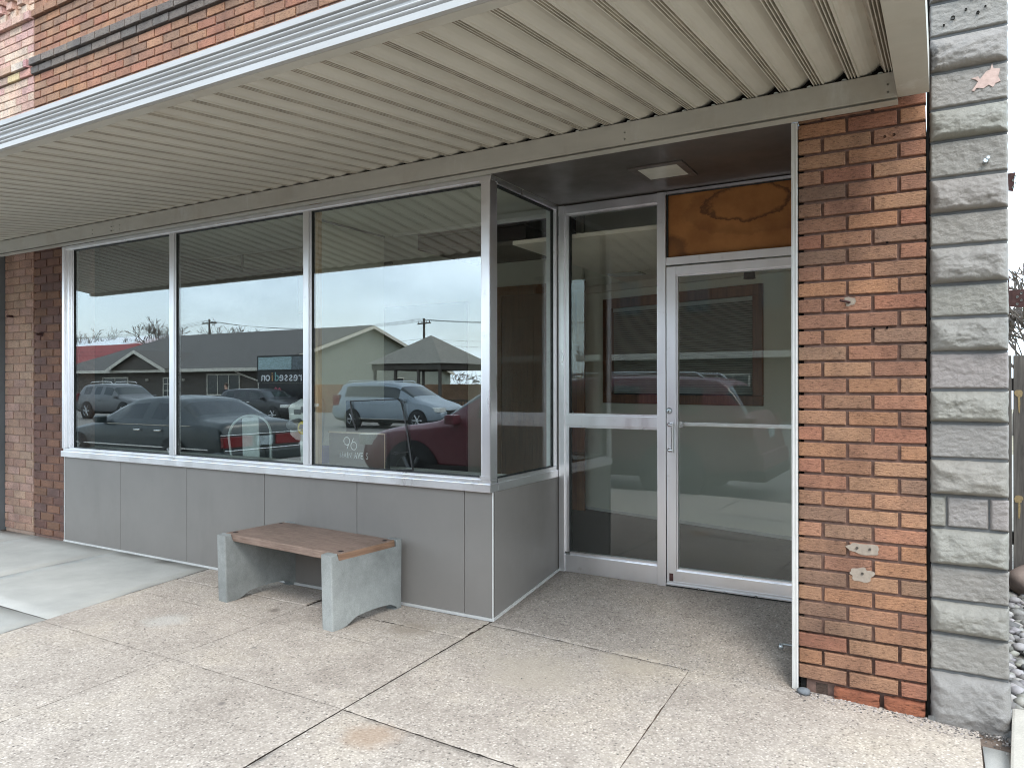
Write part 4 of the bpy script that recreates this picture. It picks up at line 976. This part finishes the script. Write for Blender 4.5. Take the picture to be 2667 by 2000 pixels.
def handles(xs, z, mat):
    def f(root, Ln, Wd):
        for s in (1, -1):
            for x in xs:
                mb = MB(); mb.cbox(Ln/2-x-.09, Ln/2-x+.09, min(s*(Wd/2-.03), s*(Wd/2+.016)), max(s*(Wd/2-.03), s*(Wd/2+.016)), z, z+.035, .008); mb.build('door_handle', mat, root)
    return f
RZ = -.17
sedan = [(0, .38, .52, .56, .80, .7), (.10, .24, .64, .68, .92, .8), (.5, .19, .74, .80, .98, .84), (1.2, .18, .83, .92, 1, .86), (1.42, .18, .86, .97, 1, .86), (1.55, .18, .87, 1.02, 1, .85), (2.22, .18, .89, 1.36, 1, .68), (2.42, .18, .90, 1.40, 1, .67), (2.95, .18, .90, 1.43, 1, .66), (3.05, .18, .90, 1.43, 1, .66), (3.62, .18, .91, 1.40, 1, .67), (3.78, .18, .91, 1.37, 1, .68), (4.34, .19, .93, 1.06, .99, .82), (4.46, .19, .93, 1.03, .99, .84), (4.9, .22, .90, 1.0, .97, .84), (5.02, .30, .86, .96, .94, .84), (5.08, .40, .70, .74, .88, .8)]
car('parked_sedan', 'dark green sedan parked along the near kerb, seen reflected in the windows', 'car', (-10.53, -5.22, RZ), -1, sedan, 1.88, (.95, 3.85), .33, M['paint_green'], {5: True, 11: True}, {6, 7, 9}, [
    lamp('tail_light', M['lamp_red'], 4.90, 5.10, .26, .86, .56, .75), lamp('licence_plate', M['plate'], 4.99, 5.112, -.18, .18, .57, .73, .004, False), lamp('bumper_strip', M['chrome'], 5.03, 5.135, .0, .82, .50, .52, .006), lamp('trunk_trim', M['chrome'], 4.95, 5.105, .0, .86, .765, .78, .004),
    lamp('rear_bumper', M['paint_green'], 4.8, 5.13, 0, .90, .28, .50, .05), lamp('headlight', M['lamp_clear'], .02, .2, .45, .84, .52, .66), mirrors(1.75, .92, M['paint_green']), trimline(.52, M['chrome'], .6, 4.8, .01, .018), handles((2.85, 3.45), .80, M['chrome']), trimline(.905, M['chrome'], 1.9, 4.3, -.03, .012)], 2)
suvst = [(0, .45, .62, .68, .82, .75), (.10, .28, .80, .86, .93, .82), (.45, .25, .92, .99, .98, .86), (1.15, .24, .98, 1.07, 1, .88), (1.30, .24, 1.0, 1.10, 1, .88), (1.40, .24, 1.01, 1.14, 1, .87), (2.05, .24, 1.02, 1.62, 1, .74), (2.2, .24, 1.03, 1.68, 1, .73), (2.75, .24, 1.04, 1.72, 1, .72), (2.85, .24, 1.04, 1.72, 1, .72), (3.55, .24, 1.05, 1.72, 1, .72), (3.65, .24, 1.05, 1.72, 1, .72), (4.42, .25, 1.07, 1.69, .99, .73), (4.62, .25, 1.07, 1.65, .98, .74), (4.93, .28, 1.06, 1.16, .97, .86), (5.02, .32, .98, 1.04, .96, .86), (5.08, .45, .70, .75, .92, .8)]
car('parked_suv', 'maroon red SUV with silver roof rails parked at the near kerb, reflected in the door', 'car', (-2.42, -5.40, RZ), -1, suvst, 1.93, (.98, 3.95), .38, M['paint_maroon'], {5: True, 13: True}, {6, 7, 9, 11}, [
    lamp('tail_light', M['lamp_red'], 4.72, 5.0, .70, .93, .86, 1.14), lamp('headlight', M['lamp_clear'], .02, .35, .55, .90, .72, .88), lamp('rear_bumper', M['paint_maroon'], 4.85, 5.13, 0, .92, .45, .68, .05), lamp('lower_bumper', M['black'], 4.8, 5.15, 0, .9, .30, .45, .04), lamp('licence_plate', M['plate'], 5.0, 5.06, -.18, .18, .82, .98, .004, False),
    mirrors(1.65, 1.06, M['paint_maroon']), rails(2.3, 4.3, .64, 1.75, M['steel']), handles((2.6, 3.4), .93, M['paint_maroon']), trimline(.42, M['black'], 1.3, 3.6, .012, .09)], 2, M['plastic_grey']).scale = (1.07, 1.02, 1.02)
vanst = [(0, .40, .58, .64, .82, .7), (.10, .25, .72, .80, .93, .8), (.4, .22, .86, .95, .98, .84), (.85, .20, .95, 1.06, 1, .86), (1.0, .20, .97, 1.10, 1, .86), (1.15, .20, .98, 1.16, 1, .85), (2.0, .20, 1.0, 1.66, 1, .74), (2.15, .20, 1.0, 1.70, 1, .73), (2.85, .20, 1.01, 1.75, 1, .72), (2.93, .20, 1.01, 1.75, 1, .72), (3.75, .20, 1.01, 1.75, 1, .72), (3.83, .20, 1.01, 1.75, 1, .72), (4.6, .20, 1.02, 1.73, .99, .73), (4.8, .21, 1.02, 1.69, .98, .74), (5.03, .25, 1.02, 1.14, .97, .86), (5.10, .32, .95, 1.02, .96, .86), (5.15, .42, .7, .75, .92, .8)]
def van(name, label, loc, paint, extra, kind='van', st=vanst, Wd=1.99, wh=(.98, 4.06), r=.345, sg_={6, 7, 8, 9, 10, 11}):
    return car(name, label, kind, loc, 1, st, Wd, wh, r, paint, {5: True, 13: True}, sg_, [
        lamp('headlight', M['lamp_clear'], .03, .42, .55, .93, .66, .82), lamp('grille', M['black'], -.01, .08, 0, .5, .50, .72, .01), lamp('tail_light', M['lamp_red'], 4.75, 5.08, .78, .96, .85, 1.25), mirrors(1.55, 1.02, paint), handles((2.6, 3.0), .90, paint)]+extra)
van('minivan', 'silver blue minivan parked across the street, seen in the right-hand window', (-15.45, -18.3, RZ), M['paint_silver'], [rails(2.3, 4.6, .64, 1.78, M['steel']), trimline(.36, M['chrome'], 1.4, 3.7, .012, .02)])
van('parked_suv', 'grey SUV with light roof rack parked across the street before the brown house', (-32.2, -17.8, RZ), M['paint_grey'], [rails(2.4, 4.2, .62, 1.80, M['alum_white'])], 'car', suvst, 1.95, (.98, 3.95), .40, {6, 7, 9, 11})
blk = [(x*.94, a, b*.93, c*(.86 if c > 1.2 else .93), d, e) for (x, a, b, c, d, e) in suvst]
car('parked_car', 'black car with clear headlights parked across the street beside the shop sign', 'car', (-24.0, -19.4, RZ), 1, blk, 1.86, (.92, 3.72), .34, M['paint_black'], {5: True, 13: True}, {6, 7, 9, 11}, [
    lamp('headlight', M['lamp_clear'], .02, .5, .50, .90, .66, .79), lamp('fog_light', M['lamp_clear'], .0, .1, .55, .75, .36, .42), lamp('tail_light', M['lamp_red'], 4.5, 4.72, .66, .88, .8, 1.0), mirrors(1.5, .98, M['paint_black']), handles((2.45, 3.2), .86, M['chrome'])])

# ------------------------------------------------------------------ person by the black car
pe = empty('person', 'person in a dark jacket standing behind the black car across the street', 'person', (-27.3, -19.9, RZ), R(60))
def skin(name, verts, edges, radii, mat, parent, root=0):
    me = bpy.data.meshes.new(name); me.from_pydata(verts, edges, []); o = bpy.data.objects.new(name, me); COL.objects.link(o)
    md = o.modifiers.new('skin', 'SKIN'); md.use_smooth_shade = True
    for i, r in enumerate(radii): me.skin_vertices[0].data[i].radius = (r, r) if not isinstance(r, tuple) else r
    me.skin_vertices[0].data[root].use_root = True
    s_ = o.modifiers.new('sub', 'SUBSURF'); s_.levels = 1; s_.render_levels = 1
    dg = bpy.context.evaluated_depsgraph_get(); m2 = bpy.data.meshes.new_from_object(o.evaluated_get(dg)); bpy.data.objects.remove(o)
    m2.materials.clear(); m2.materials.append(mat)
    o = bpy.data.objects.new(name, m2); COL.objects.link(o); o.parent = parent; return o
V_ = [(0, 0, .95), (0, 0, 1.15), (0, 0, 1.36), (0, 0, 1.47), (0, .01, 1.56), (0, .015, 1.66),
      (.10, 0, .90), (.11, .01, .50), (.11, -.02, .10), (.11, .08, .05), (-.10, 0, .90), (-.11, .02, .50), (-.11, -.01, .10), (-.11, .09, .05),
      (.17, 0, 1.38), (.23, -.02, 1.12), (.22, .08, .88), (.22, .12, .79), (-.17, 0, 1.38), (-.23, -.02, 1.12), (-.22, .08, .88), (-.22, .12, .79)]
E_ = [(0, 1), (1, 2), (2, 3), (3, 4), (4, 5), (0, 6), (6, 7), (7, 8), (8, 9), (0, 10), (10, 11), (11, 12), (12, 13), (2, 14), (14, 15), (15, 16), (16, 17), (2, 18), (18, 19), (19, 20), (20, 21)]
Rr = [.14, .14, .15, .055, .085, .085, .085, .06, .045, .035, .085, .06, .045, .035, .06, .05, .038, .035, .06, .05, .038, .035]
body = skin('body', V_, E_, Rr, M['skin'], pe)
Vj = V_[:3]+[(0, 0, 1.43)]; jk = [0, 1, 2, 3]
skin('jacket', V_[:3]+[(0, 0, 1.44)]+[V_[14], V_[15], (.22, .06, .92), V_[18], V_[19], (-.22, .06, .92), (0, 0, .86)], [(10, 0), (0, 1), (1, 2), (2, 3), (2, 4), (4, 5), (5, 6), (2, 7), (7, 8), (8, 9)], [.165, .165, .175, .08, .078, .066, .055, .078, .066, .055, .17], M['cloth_dark'], pe)
skin('trousers', [(0, 0, .93), (.10, 0, .88), (.11, .01, .50), (.11, -.02, .12), (-.10, 0, .88), (-.11, .02, .50), (-.11, -.01, .12)], [(0, 1), (1, 2), (2, 3), (0, 4), (4, 5), (5, 6)], [.15, .10, .075, .065, .10, .075, .065], M['black'], pe)
bmm = bmesh.new(); bmesh.ops.create_uvsphere(bmm, u_segments=16, v_segments=10, radius=.1); bmesh.ops.delete(bmm, geom=[v for v in bmm.verts if v.co.z < -.02 and v.co.y > -.03], context='VERTS')
mb = MB(); mb.bm(bmm, T=Matrix.Translation((0, .0, 1.655)) @ Matrix.Diagonal((.95, 1.05, .95, 1)), smooth=True); mb.build('hair', M['hair'], pe)

# ------------------------------------------------------------------ buildings across the street
ho = empty('brown_house', 'long low brown house with hipped shingle roof across the street', 'house', (-50, -40, -.25))
HX = Vector((50, 40, .25))
def H(o): o.location = HX; return o
mb = MB(); mb.box(-60, -36.2, -50.6, -30.2, -.3, 2.6); H(mb.build('wall', M['siding_dark'], ho))
mb = MB(); mb.prism([(-29.9, -.3), (-51.2, -.3), (-51.2, 2.62), (-40.3, 5.95), (-29.9, 2.62)], 'x', -36.199, -36.0); H(mb.build('gable_wall', M['siding_green'], ho))
mb = MB()
ex, ey0, ey1, rz_, rx0 = -60.6, -29.4, -51.2, 6.12, -60.5
v = [(-35.6, ey0, 2.6), (-35.6, ey1, 2.6), (-35.6, -40.3, rz_), (rx0, -40.3, rz_), (ex, ey0, 2.6), (ex, ey1, 2.6)]
mb.add(v, [(0, 2, 3, 4), (1, 5, 3, 2), (4, 3, 5)]); v2 = [(x, y, z-.16) for x, y, z in v]; mb.add(v2, [(0, 2, 3, 4), (1, 5, 3, 2), (4, 3, 5)])
# cross gable
gx0, gx1, ga, gz = -52.4, -45.1, -48.7, 4.05
mb.add([(gx0, -29.0, 2.62), (ga, -29.0, gz), (ga, -34.0, gz+.02), (gx0, -29.5, 2.66), (gx1, -29.0, 2.62), (gx1, -29.5, 2.66)], [(0, 1, 2, 3), (1, 4, 5, 2)])
H(mb.build('roof', M['shingle'], ho))
mb = MB(); mb.prism([(gx0+.3, 2.6), (gx1-.3, 2.6), (ga, gz-.15)], 'y', -29.6, -29.3); H(mb.build('porch_gable', M['siding_dark'], ho))
mb = MB()
mb.box(ex, -35.55, ey0-.01, ey0+.03, 2.40, 2.62); mb.box(-35.62, -35.55, ey0, ey0-.2, 2.4, 2.6)
for (a, b) in (((-35.58, ey0, 2.56), (-35.58, -40.3, rz_-.02)), ((-35.58, -40.3, rz_-.02), (-35.58, ey1, 2.56)), ((gx0, -28.98, 2.6), (ga, -28.98, gz)), ((ga, -28.98, gz), (gx1, -28.98, 2.6))):
    a, b = Vector(a), Vector(b); mb.add([a, b, b-Vector((0, 0, .26)), a-Vector((0, 0, .26)), a+Vector((.05, .05, 0)), b+Vector((.05, .05, 0)), b+Vector((.05, .05, -.26)), a+Vector((.05, .05, -.26))], [(0, 1, 2, 3), (4, 5, 6, 7), (0, 1, 5, 4), (3, 2, 6, 7), (0, 3, 7, 4), (1, 2, 6, 5)])
H(mb.build('fascia_board', M['fascia_w'], ho))
def hwin(x0, x1, z0, z1, y=-30.19, nx=2, nz=1, parent=None, conv=H):
    mb = MB(); t = .09
    mb.box(x0, x1, y, y+.06, z1-t, z1); mb.box(x0, x1, y, y+.06, z0, z0+t); mb.box(x0, x0+t, y, y+.06, z0+t, z1-t); mb.box(x1-t, x1, y, y+.06, z0+t, z1-t)
    for k in range(1, nx): xx = x0+(x1-x0)*k/nx; mb.box(xx-.03, xx+.03, y, y+.05, z0+t, z1-t)
    for k in range(1, nz): zz = z0+(z1-z0)*k/nz; mb.box(x0+t, x1-t, y, y+.045, zz-.03, zz+.03)
    o = conv(mb.build('window', M['fascia_w'], parent)); mb = MB(); mb.box(x0+t, x1-t, y+.004, y+.02, z0+t, z1-t); mb.build('pane', M['car_glass'], o)
hwin(-54.6, -51.2, .5, 2.1, parent=ho); hwin(-47.0, -45.4, .6, 2.05, nx=3, nz=3, parent=ho); hwin(-42.1, -38.7, .75, 2.25, nx=3, parent=ho)
for x in (-48.8, -44.6): mb = MB(); mb.lathe([(0, .06), (.12, .03), (.12, -.12), (0, -.14)], (x, -30.1, 1.9), 'z', 10); H(mb.build('wall_lamp', M['fascia_w'], ho))
mb = MB(); mb.tube([(-38.4, -29.45, 2.45), (-38.2, -29.8, 2.2), (-36.8, -30.1, 1.75), (-36.6, -30.1, -.2)], .07, 8); H(mb.build('downpipe', M['fascia_w'], ho))
mb = MB(); mb.box(-35.998, -35.95, -44.4, -43.1, 1.3, 2.1); wnd = H(mb.build('window', M['fascia_w'], ho)); mb = MB(); mb.box(-35.949, -35.94, -44.28, -43.22, 1.38, 2.02); mb.build('pane', M['car_glass'], wnd)

b2 = empty('brown_building', 'tall brown brick building with white canopy band straight across the street', 'building', (-4, -34, -.25))
def B2(o): o.location = Vector((4, 34, .25)); return o
mb = MB(); mb.box(-14, 22, -40, -30.2, -.3, 8.6); B2(mb.build('wall', plain('brown_brick_wall', (.10, .065, .045), .85, 0, .15, 2), b2))
mb = MB(); mb.box(-14.2, 22.2, -30.2, -29.5, 2.7, 3.02, ch=.03); B2(mb.build('canopy', M['fascia_w'], b2))
mb = MB(); mb.box(-14.2, 22.2, -40.2, -30.0, 8.601, 9.0, ch=.03); B2(mb.build('cornice', M['fascia_w'], b2))
M['fascia_keep'] = M['fascia_w']; M['fascia_w'] = M['siding_dark']
for x in (-12, -8.5, -5, -1.5, 2, 5.5): hwin(x, x+1.2, 5.0, 6.8, parent=b2, conv=B2)
M['fascia_w'] = M['fascia_keep']
for x in (-11, -7, -3.5, 0, 4): hwin(x, x+1.6, .5, 2.0, parent=b2, conv=B2)
mb = MB(); mb.box(-130, -96, -75, -60, -.3, 7.4)
rb = empty('red_building', 'tall red metal building with white roof far down the street', 'building', (-113, -67, -.25)); o = mb.build('wall', M['red_wall'], rb); o.location = (113, 67, .25)
mb = MB(); mb.prism([(-60, 7.401), (-75, 7.401), (-67.5, 9.2)], 'x', -130, -99); o = mb.build('roof', M['white_roof'], rb); o.location = (113, 67, .25)

gz_ = empty('gazebo', 'open gazebo with hipped shingle roof on slim dark posts across the street', 'gazebo', (-20.0, -26.5, -.25))
mb = MB(); v = [(-2.3, 2.3, 2.75), (2.3, 2.3, 2.75), (2.3, -2.3, 2.75), (-2.3, -2.3, 2.75), (0, 0, 4.25)]
mb.add(v, [(0, 1, 4), (1, 2, 4), (2, 3, 4), (3, 0, 4), (0, 1, 2, 3)]); mb.build('roof', plain('tan_shingle', (.20, .185, .155), .9, 0, .3, 7, bscale=8, bstr=.7, bdist=.03, stretch=(1, 1, 4)), gz_)
mb = MB(); mb.box(-2.1, 2.1, 2.0, 2.1, 2.45, 2.74); mb.box(-2.1, 2.1, -2.1, -2.0, 2.45, 2.74); mb.box(-2.1, -2.0, -1.99, 1.99, 2.45, 2.74); mb.box(2.0, 2.1, -1.99, 1.99, 2.45, 2.74); mb.build('beam', M['siding_dark'], gz_)
for (x, y) in ((-1.98, 1.98), (1.98, 1.98), (-1.98, -1.98), (1.98, -1.98), (-.7, 1.98), (.7, 1.98)):
    mb = MB(); mb.box(x-.06, x+.06, y-.06, y+.06, 0, 2.45); mb.build('post', M['siding_dark'], gz_)
mb = MB(); mb.box(-1.9, 1.9, -2.0, -1.95, .85, .93)
for k in range(19): mb.box(-1.9+k*.2, -1.87+k*.2, -1.99, -1.96, .1, .85)
mb.build('railing', M['siding_dark'], gz_)
ff = empty('board_fence', 'tan board fence standing behind the gazebo across the street', 'fence', (-24, -29.3, -.25))
mb = MB(); x = -9
while x < 9: mb.box(x, x+.14, -.02, .02, 0, 1.75); x += .15
mb.build('boards', M['tan_fence'], ff)
mb = MB(); mb.box(-9, 9, -.06, -.021, .4, .5); mb.build('rail', M['tan_fence'], ff)
# lit reader-board sign
sb = empty('street_sign', 'black street sign with pale panel over white, teal and orange letters', 'sign', (-24.75, -21.2, -.2))
mb = MB(); mb.box(-1.55, 1.55, -.2, .2, .0, 1.75); mb.box(-1.6, 1.6, -.22, .22, 1.76, 2.32); mb.box(-1.62, 1.62, -.24, .24, 2.33, 3.08); mb.build('cabinet', M['black'], sb)
mb = MB(); mb.box(-1.52, .72, .241, .25, 2.40, 3.0); mb.build('pale_panel', plain('pale_green_panel', (.30, .40, .40), .5, 0, .35, 5, stretch=(1, 1, 5)), sb)
mb = MB(); mb.box(.78, 1.5, .241, .25, 2.40, 3.0, ch=.003); mb.build('dark_panel', plain('dark_sign_panel', (.10, .12, .13), .4, 0, .6, 9), sb)
word_ = [('r', 'w'), ('e', 'w'), ('s', 'w'), ('s', 'w'), ('e', 'w'), ('d', 't'), ('i', 'o'), ('o', 'w'), ('n', 'w')]
TM = {'w': plain('white_letter', (.8, .8, .8), .5), 't': plain('teal_letter', (.22, .42, .40), .5), 'o': plain('orange_letter', (.6, .32, .12), .5)}
for k, (c, m_) in enumerate(word_): text(c, .62, (1.28-k*.31, .225, 1.86), TM[m_], sb, 'letter', (R(90), 0, R(180)), ext=.01)
mb = MB()
for (x, z, s_) in ((-.1, 1.4, .12), (-.35, 1.45, .1), (-.5, 1.3, .09)): mb.tube([(x-s_, .21, z), (x, .21, z+s_), (x+s_, .21, z-.3*s_), (x, .21, z-s_)], .03, 6)
mb.build('red_script', plain('red_script', (.5, .12, .16), .5), sb)

# ------------------------------------------------------------------ poles, wires, bare trees
def pole(loc, h, rz, label):
    p = empty('utility_pole', label, 'pole', loc, rz, 'utility poles beyond the houses')
    mb = MB(); mb.tube([(0, 0, 0), (0, 0, h)], [.17, .12], 10); mb.build('mast', M['bark'], p)
    mb = MB(); mb.box(-1.2, 1.2, -.06, .06, h-.6, h-.46)
    for x in (-1.05, -.4, .4, 1.05): mb.tube([(x, 0, h-.46), (x, 0, h-.28)], .05, 6)
    mb.build('crossarm', M['bark'], p)
pole((-45.6, -60, -.25), 8.9, R(20), 'utility pole with one crossarm rising behind the gazebo roof')
pole((-80.6, -60, -.25), 10.4, R(-10), 'utility pole with one crossarm rising behind the brown house roof')
pole((-12, -62, -.25), 8.9, R(10), 'utility pole with one crossarm beyond the tall brown building')
for (a, b, dz, lab) in (((-80.6, -60, 9.9), (-45.6, -60, 8.5), 1.0, 'sagging power lines between the house pole and the gazebo pole'), ((-45.6, -60, 8.5), (-12, -62, 8.4), .8, 'sagging power lines running right from the gazebo pole'), ((-80.6, -60, 9.9), (-125, -58, 9.6), 1.3, 'sagging power lines running left from the house pole')):
    mb = MB()
    for off in (-1.0, -.4, .4, 1.0):
        pts = [(a[0]+(b[0]-a[0])*k/12, a[1]+off+(b[1]-a[1])*k/12, a[2]+(b[2]-a[2])*k/12-dz*4*(k/12)*(1-k/12)) for k in range(13)]
        mb.tube(pts, .015, 4)
    for off in (0, .3):
        pts = [(a[0]+(b[0]-a[0])*k/12, a[1]+off, a[2]-2.0-off*2+(b[2]-a[2])*k/12-dz*4*(k/12)*(1-k/12)) for k in range(13)]; mb.tube(pts, .016, 4)
    tag(mb.build('power_line', M['black']), lab, 'wires')
def bare_tree(loc, h, seed, label, spread=.5):
    r = random.Random(seed); t = empty('bare_tree', label, 'tree', loc, group='bare trees against the sky')
    tr = MB(); cr = MB()
    def grow(p, d, ln, rad, lev):
        pts = [p]; q = p.copy(); dd = d.copy()
        for k in range(3):
            dd = (dd+Vector((r.gauss(0, .2), r.gauss(0, .2), r.gauss(.03, .12)))).normalized(); q = q+dd*ln/3; pts.append(q.copy())
        (tr if lev == 0 else cr).tube(pts, [max(.024, rad*(1-.12*k)) for k in range(4)], 6 if lev < 2 else 3, cap=False)
        if lev >= 6 or ln < .22: return
        for k in range((3 if r.random() < .6 else 2) if lev else 5):
            a = r.uniform(0, 6.28); s_ = spread*r.uniform(.6, 1.5)
            nd_ = (dd+Vector((math.cos(a), math.sin(a), r.uniform(-.15, .5)))*s_).normalized()
            grow(pts[r.randint(2, 3)], nd_, ln*r.uniform(.62, .8), rad*.6, lev+1)
    grow(Vector((0, 0, 0)), Vector((0, 0, 1)), h*.34, h*.024, 0)
    tr.build('trunk', M['bark'], t); cr.build('crown', M['bark'], t)
bare_tree((-113, -62, -.25), 13, 11, 'bare tree standing above the white roof of the red building', .6)
bare_tree((-100, -64, -.25), 10, 15, 'small bare tree at the right end of the red building', .6)
bare_tree((-92, -62, -.25), 12.5, 21, 'bare tree above the left slope of the brown house roof')
bare_tree((-84, -66, -.25), 10.8, 5, 'bare tree just left of the house pole')
bare_tree((-76, -62, -.25), 12, 33, 'wide bare tree just right of the house pole', .7)
bare_tree((-30, -70, -.25), 9, 41, 'low bare tree seen beneath the gazebo roof')
bare_tree((4.6, 26, -.25), 6.2, 51, 'bare tree behind the dark fence at the right edge')
mb = MB(); r2 = random.Random(19)
for k in range(5200):
    x = r2.uniform(-150, 70); y = -95+r2.uniform(-4, 4); top = 3.2+1.8*noise.noise(Vector((x*.08, 0, 0)))+1.2*noise.noise(Vector((x*.4, 5, 0)))
    z = r2.uniform(0, 1)**.8*top; s_ = r2.uniform(.25, .7); a = r2.uniform(0, 3.14); d = Vector((math.cos(a)*s_, r2.uniform(-.3, .3), abs(math.sin(a))*s_*1.5)); e = d.orthogonal().normalized()*.12
    c_ = Vector((x, y, z)); mb.add([c_-d, c_+e, c_+d, c_-e], [(0, 1, 2, 3)])
tag(mb.build('treeline', plain('bare_treeline', (.13, .10, .08), 1, 0, .3, 1)), kind='stuff')
# foundation shrubs before the house
mb = MB(); r2 = random.Random(9)
for k in range(260):
    x = r2.uniform(-58, -37); y = -28.9+r2.uniform(-.5, .4); z = -.2+r2.uniform(0, .55); s_ = r2.uniform(.1, .25)
    d = Vector((r2.gauss(0, 1), r2.gauss(0, 1), r2.gauss(0, 1))).normalized()*s_
    e = d.orthogonal().normalized()*s_*.6
    mb.add([Vector((x, y, z))-d, Vector((x, y, z))+e, Vector((x, y, z))+d, Vector((x, y, z))-e], [(0, 1, 2, 3)])
tag(mb.build('shrubbery', plain('dry_shrub', (.16, .12, .075), 1, 0, .3, 4)), kind='stuff')
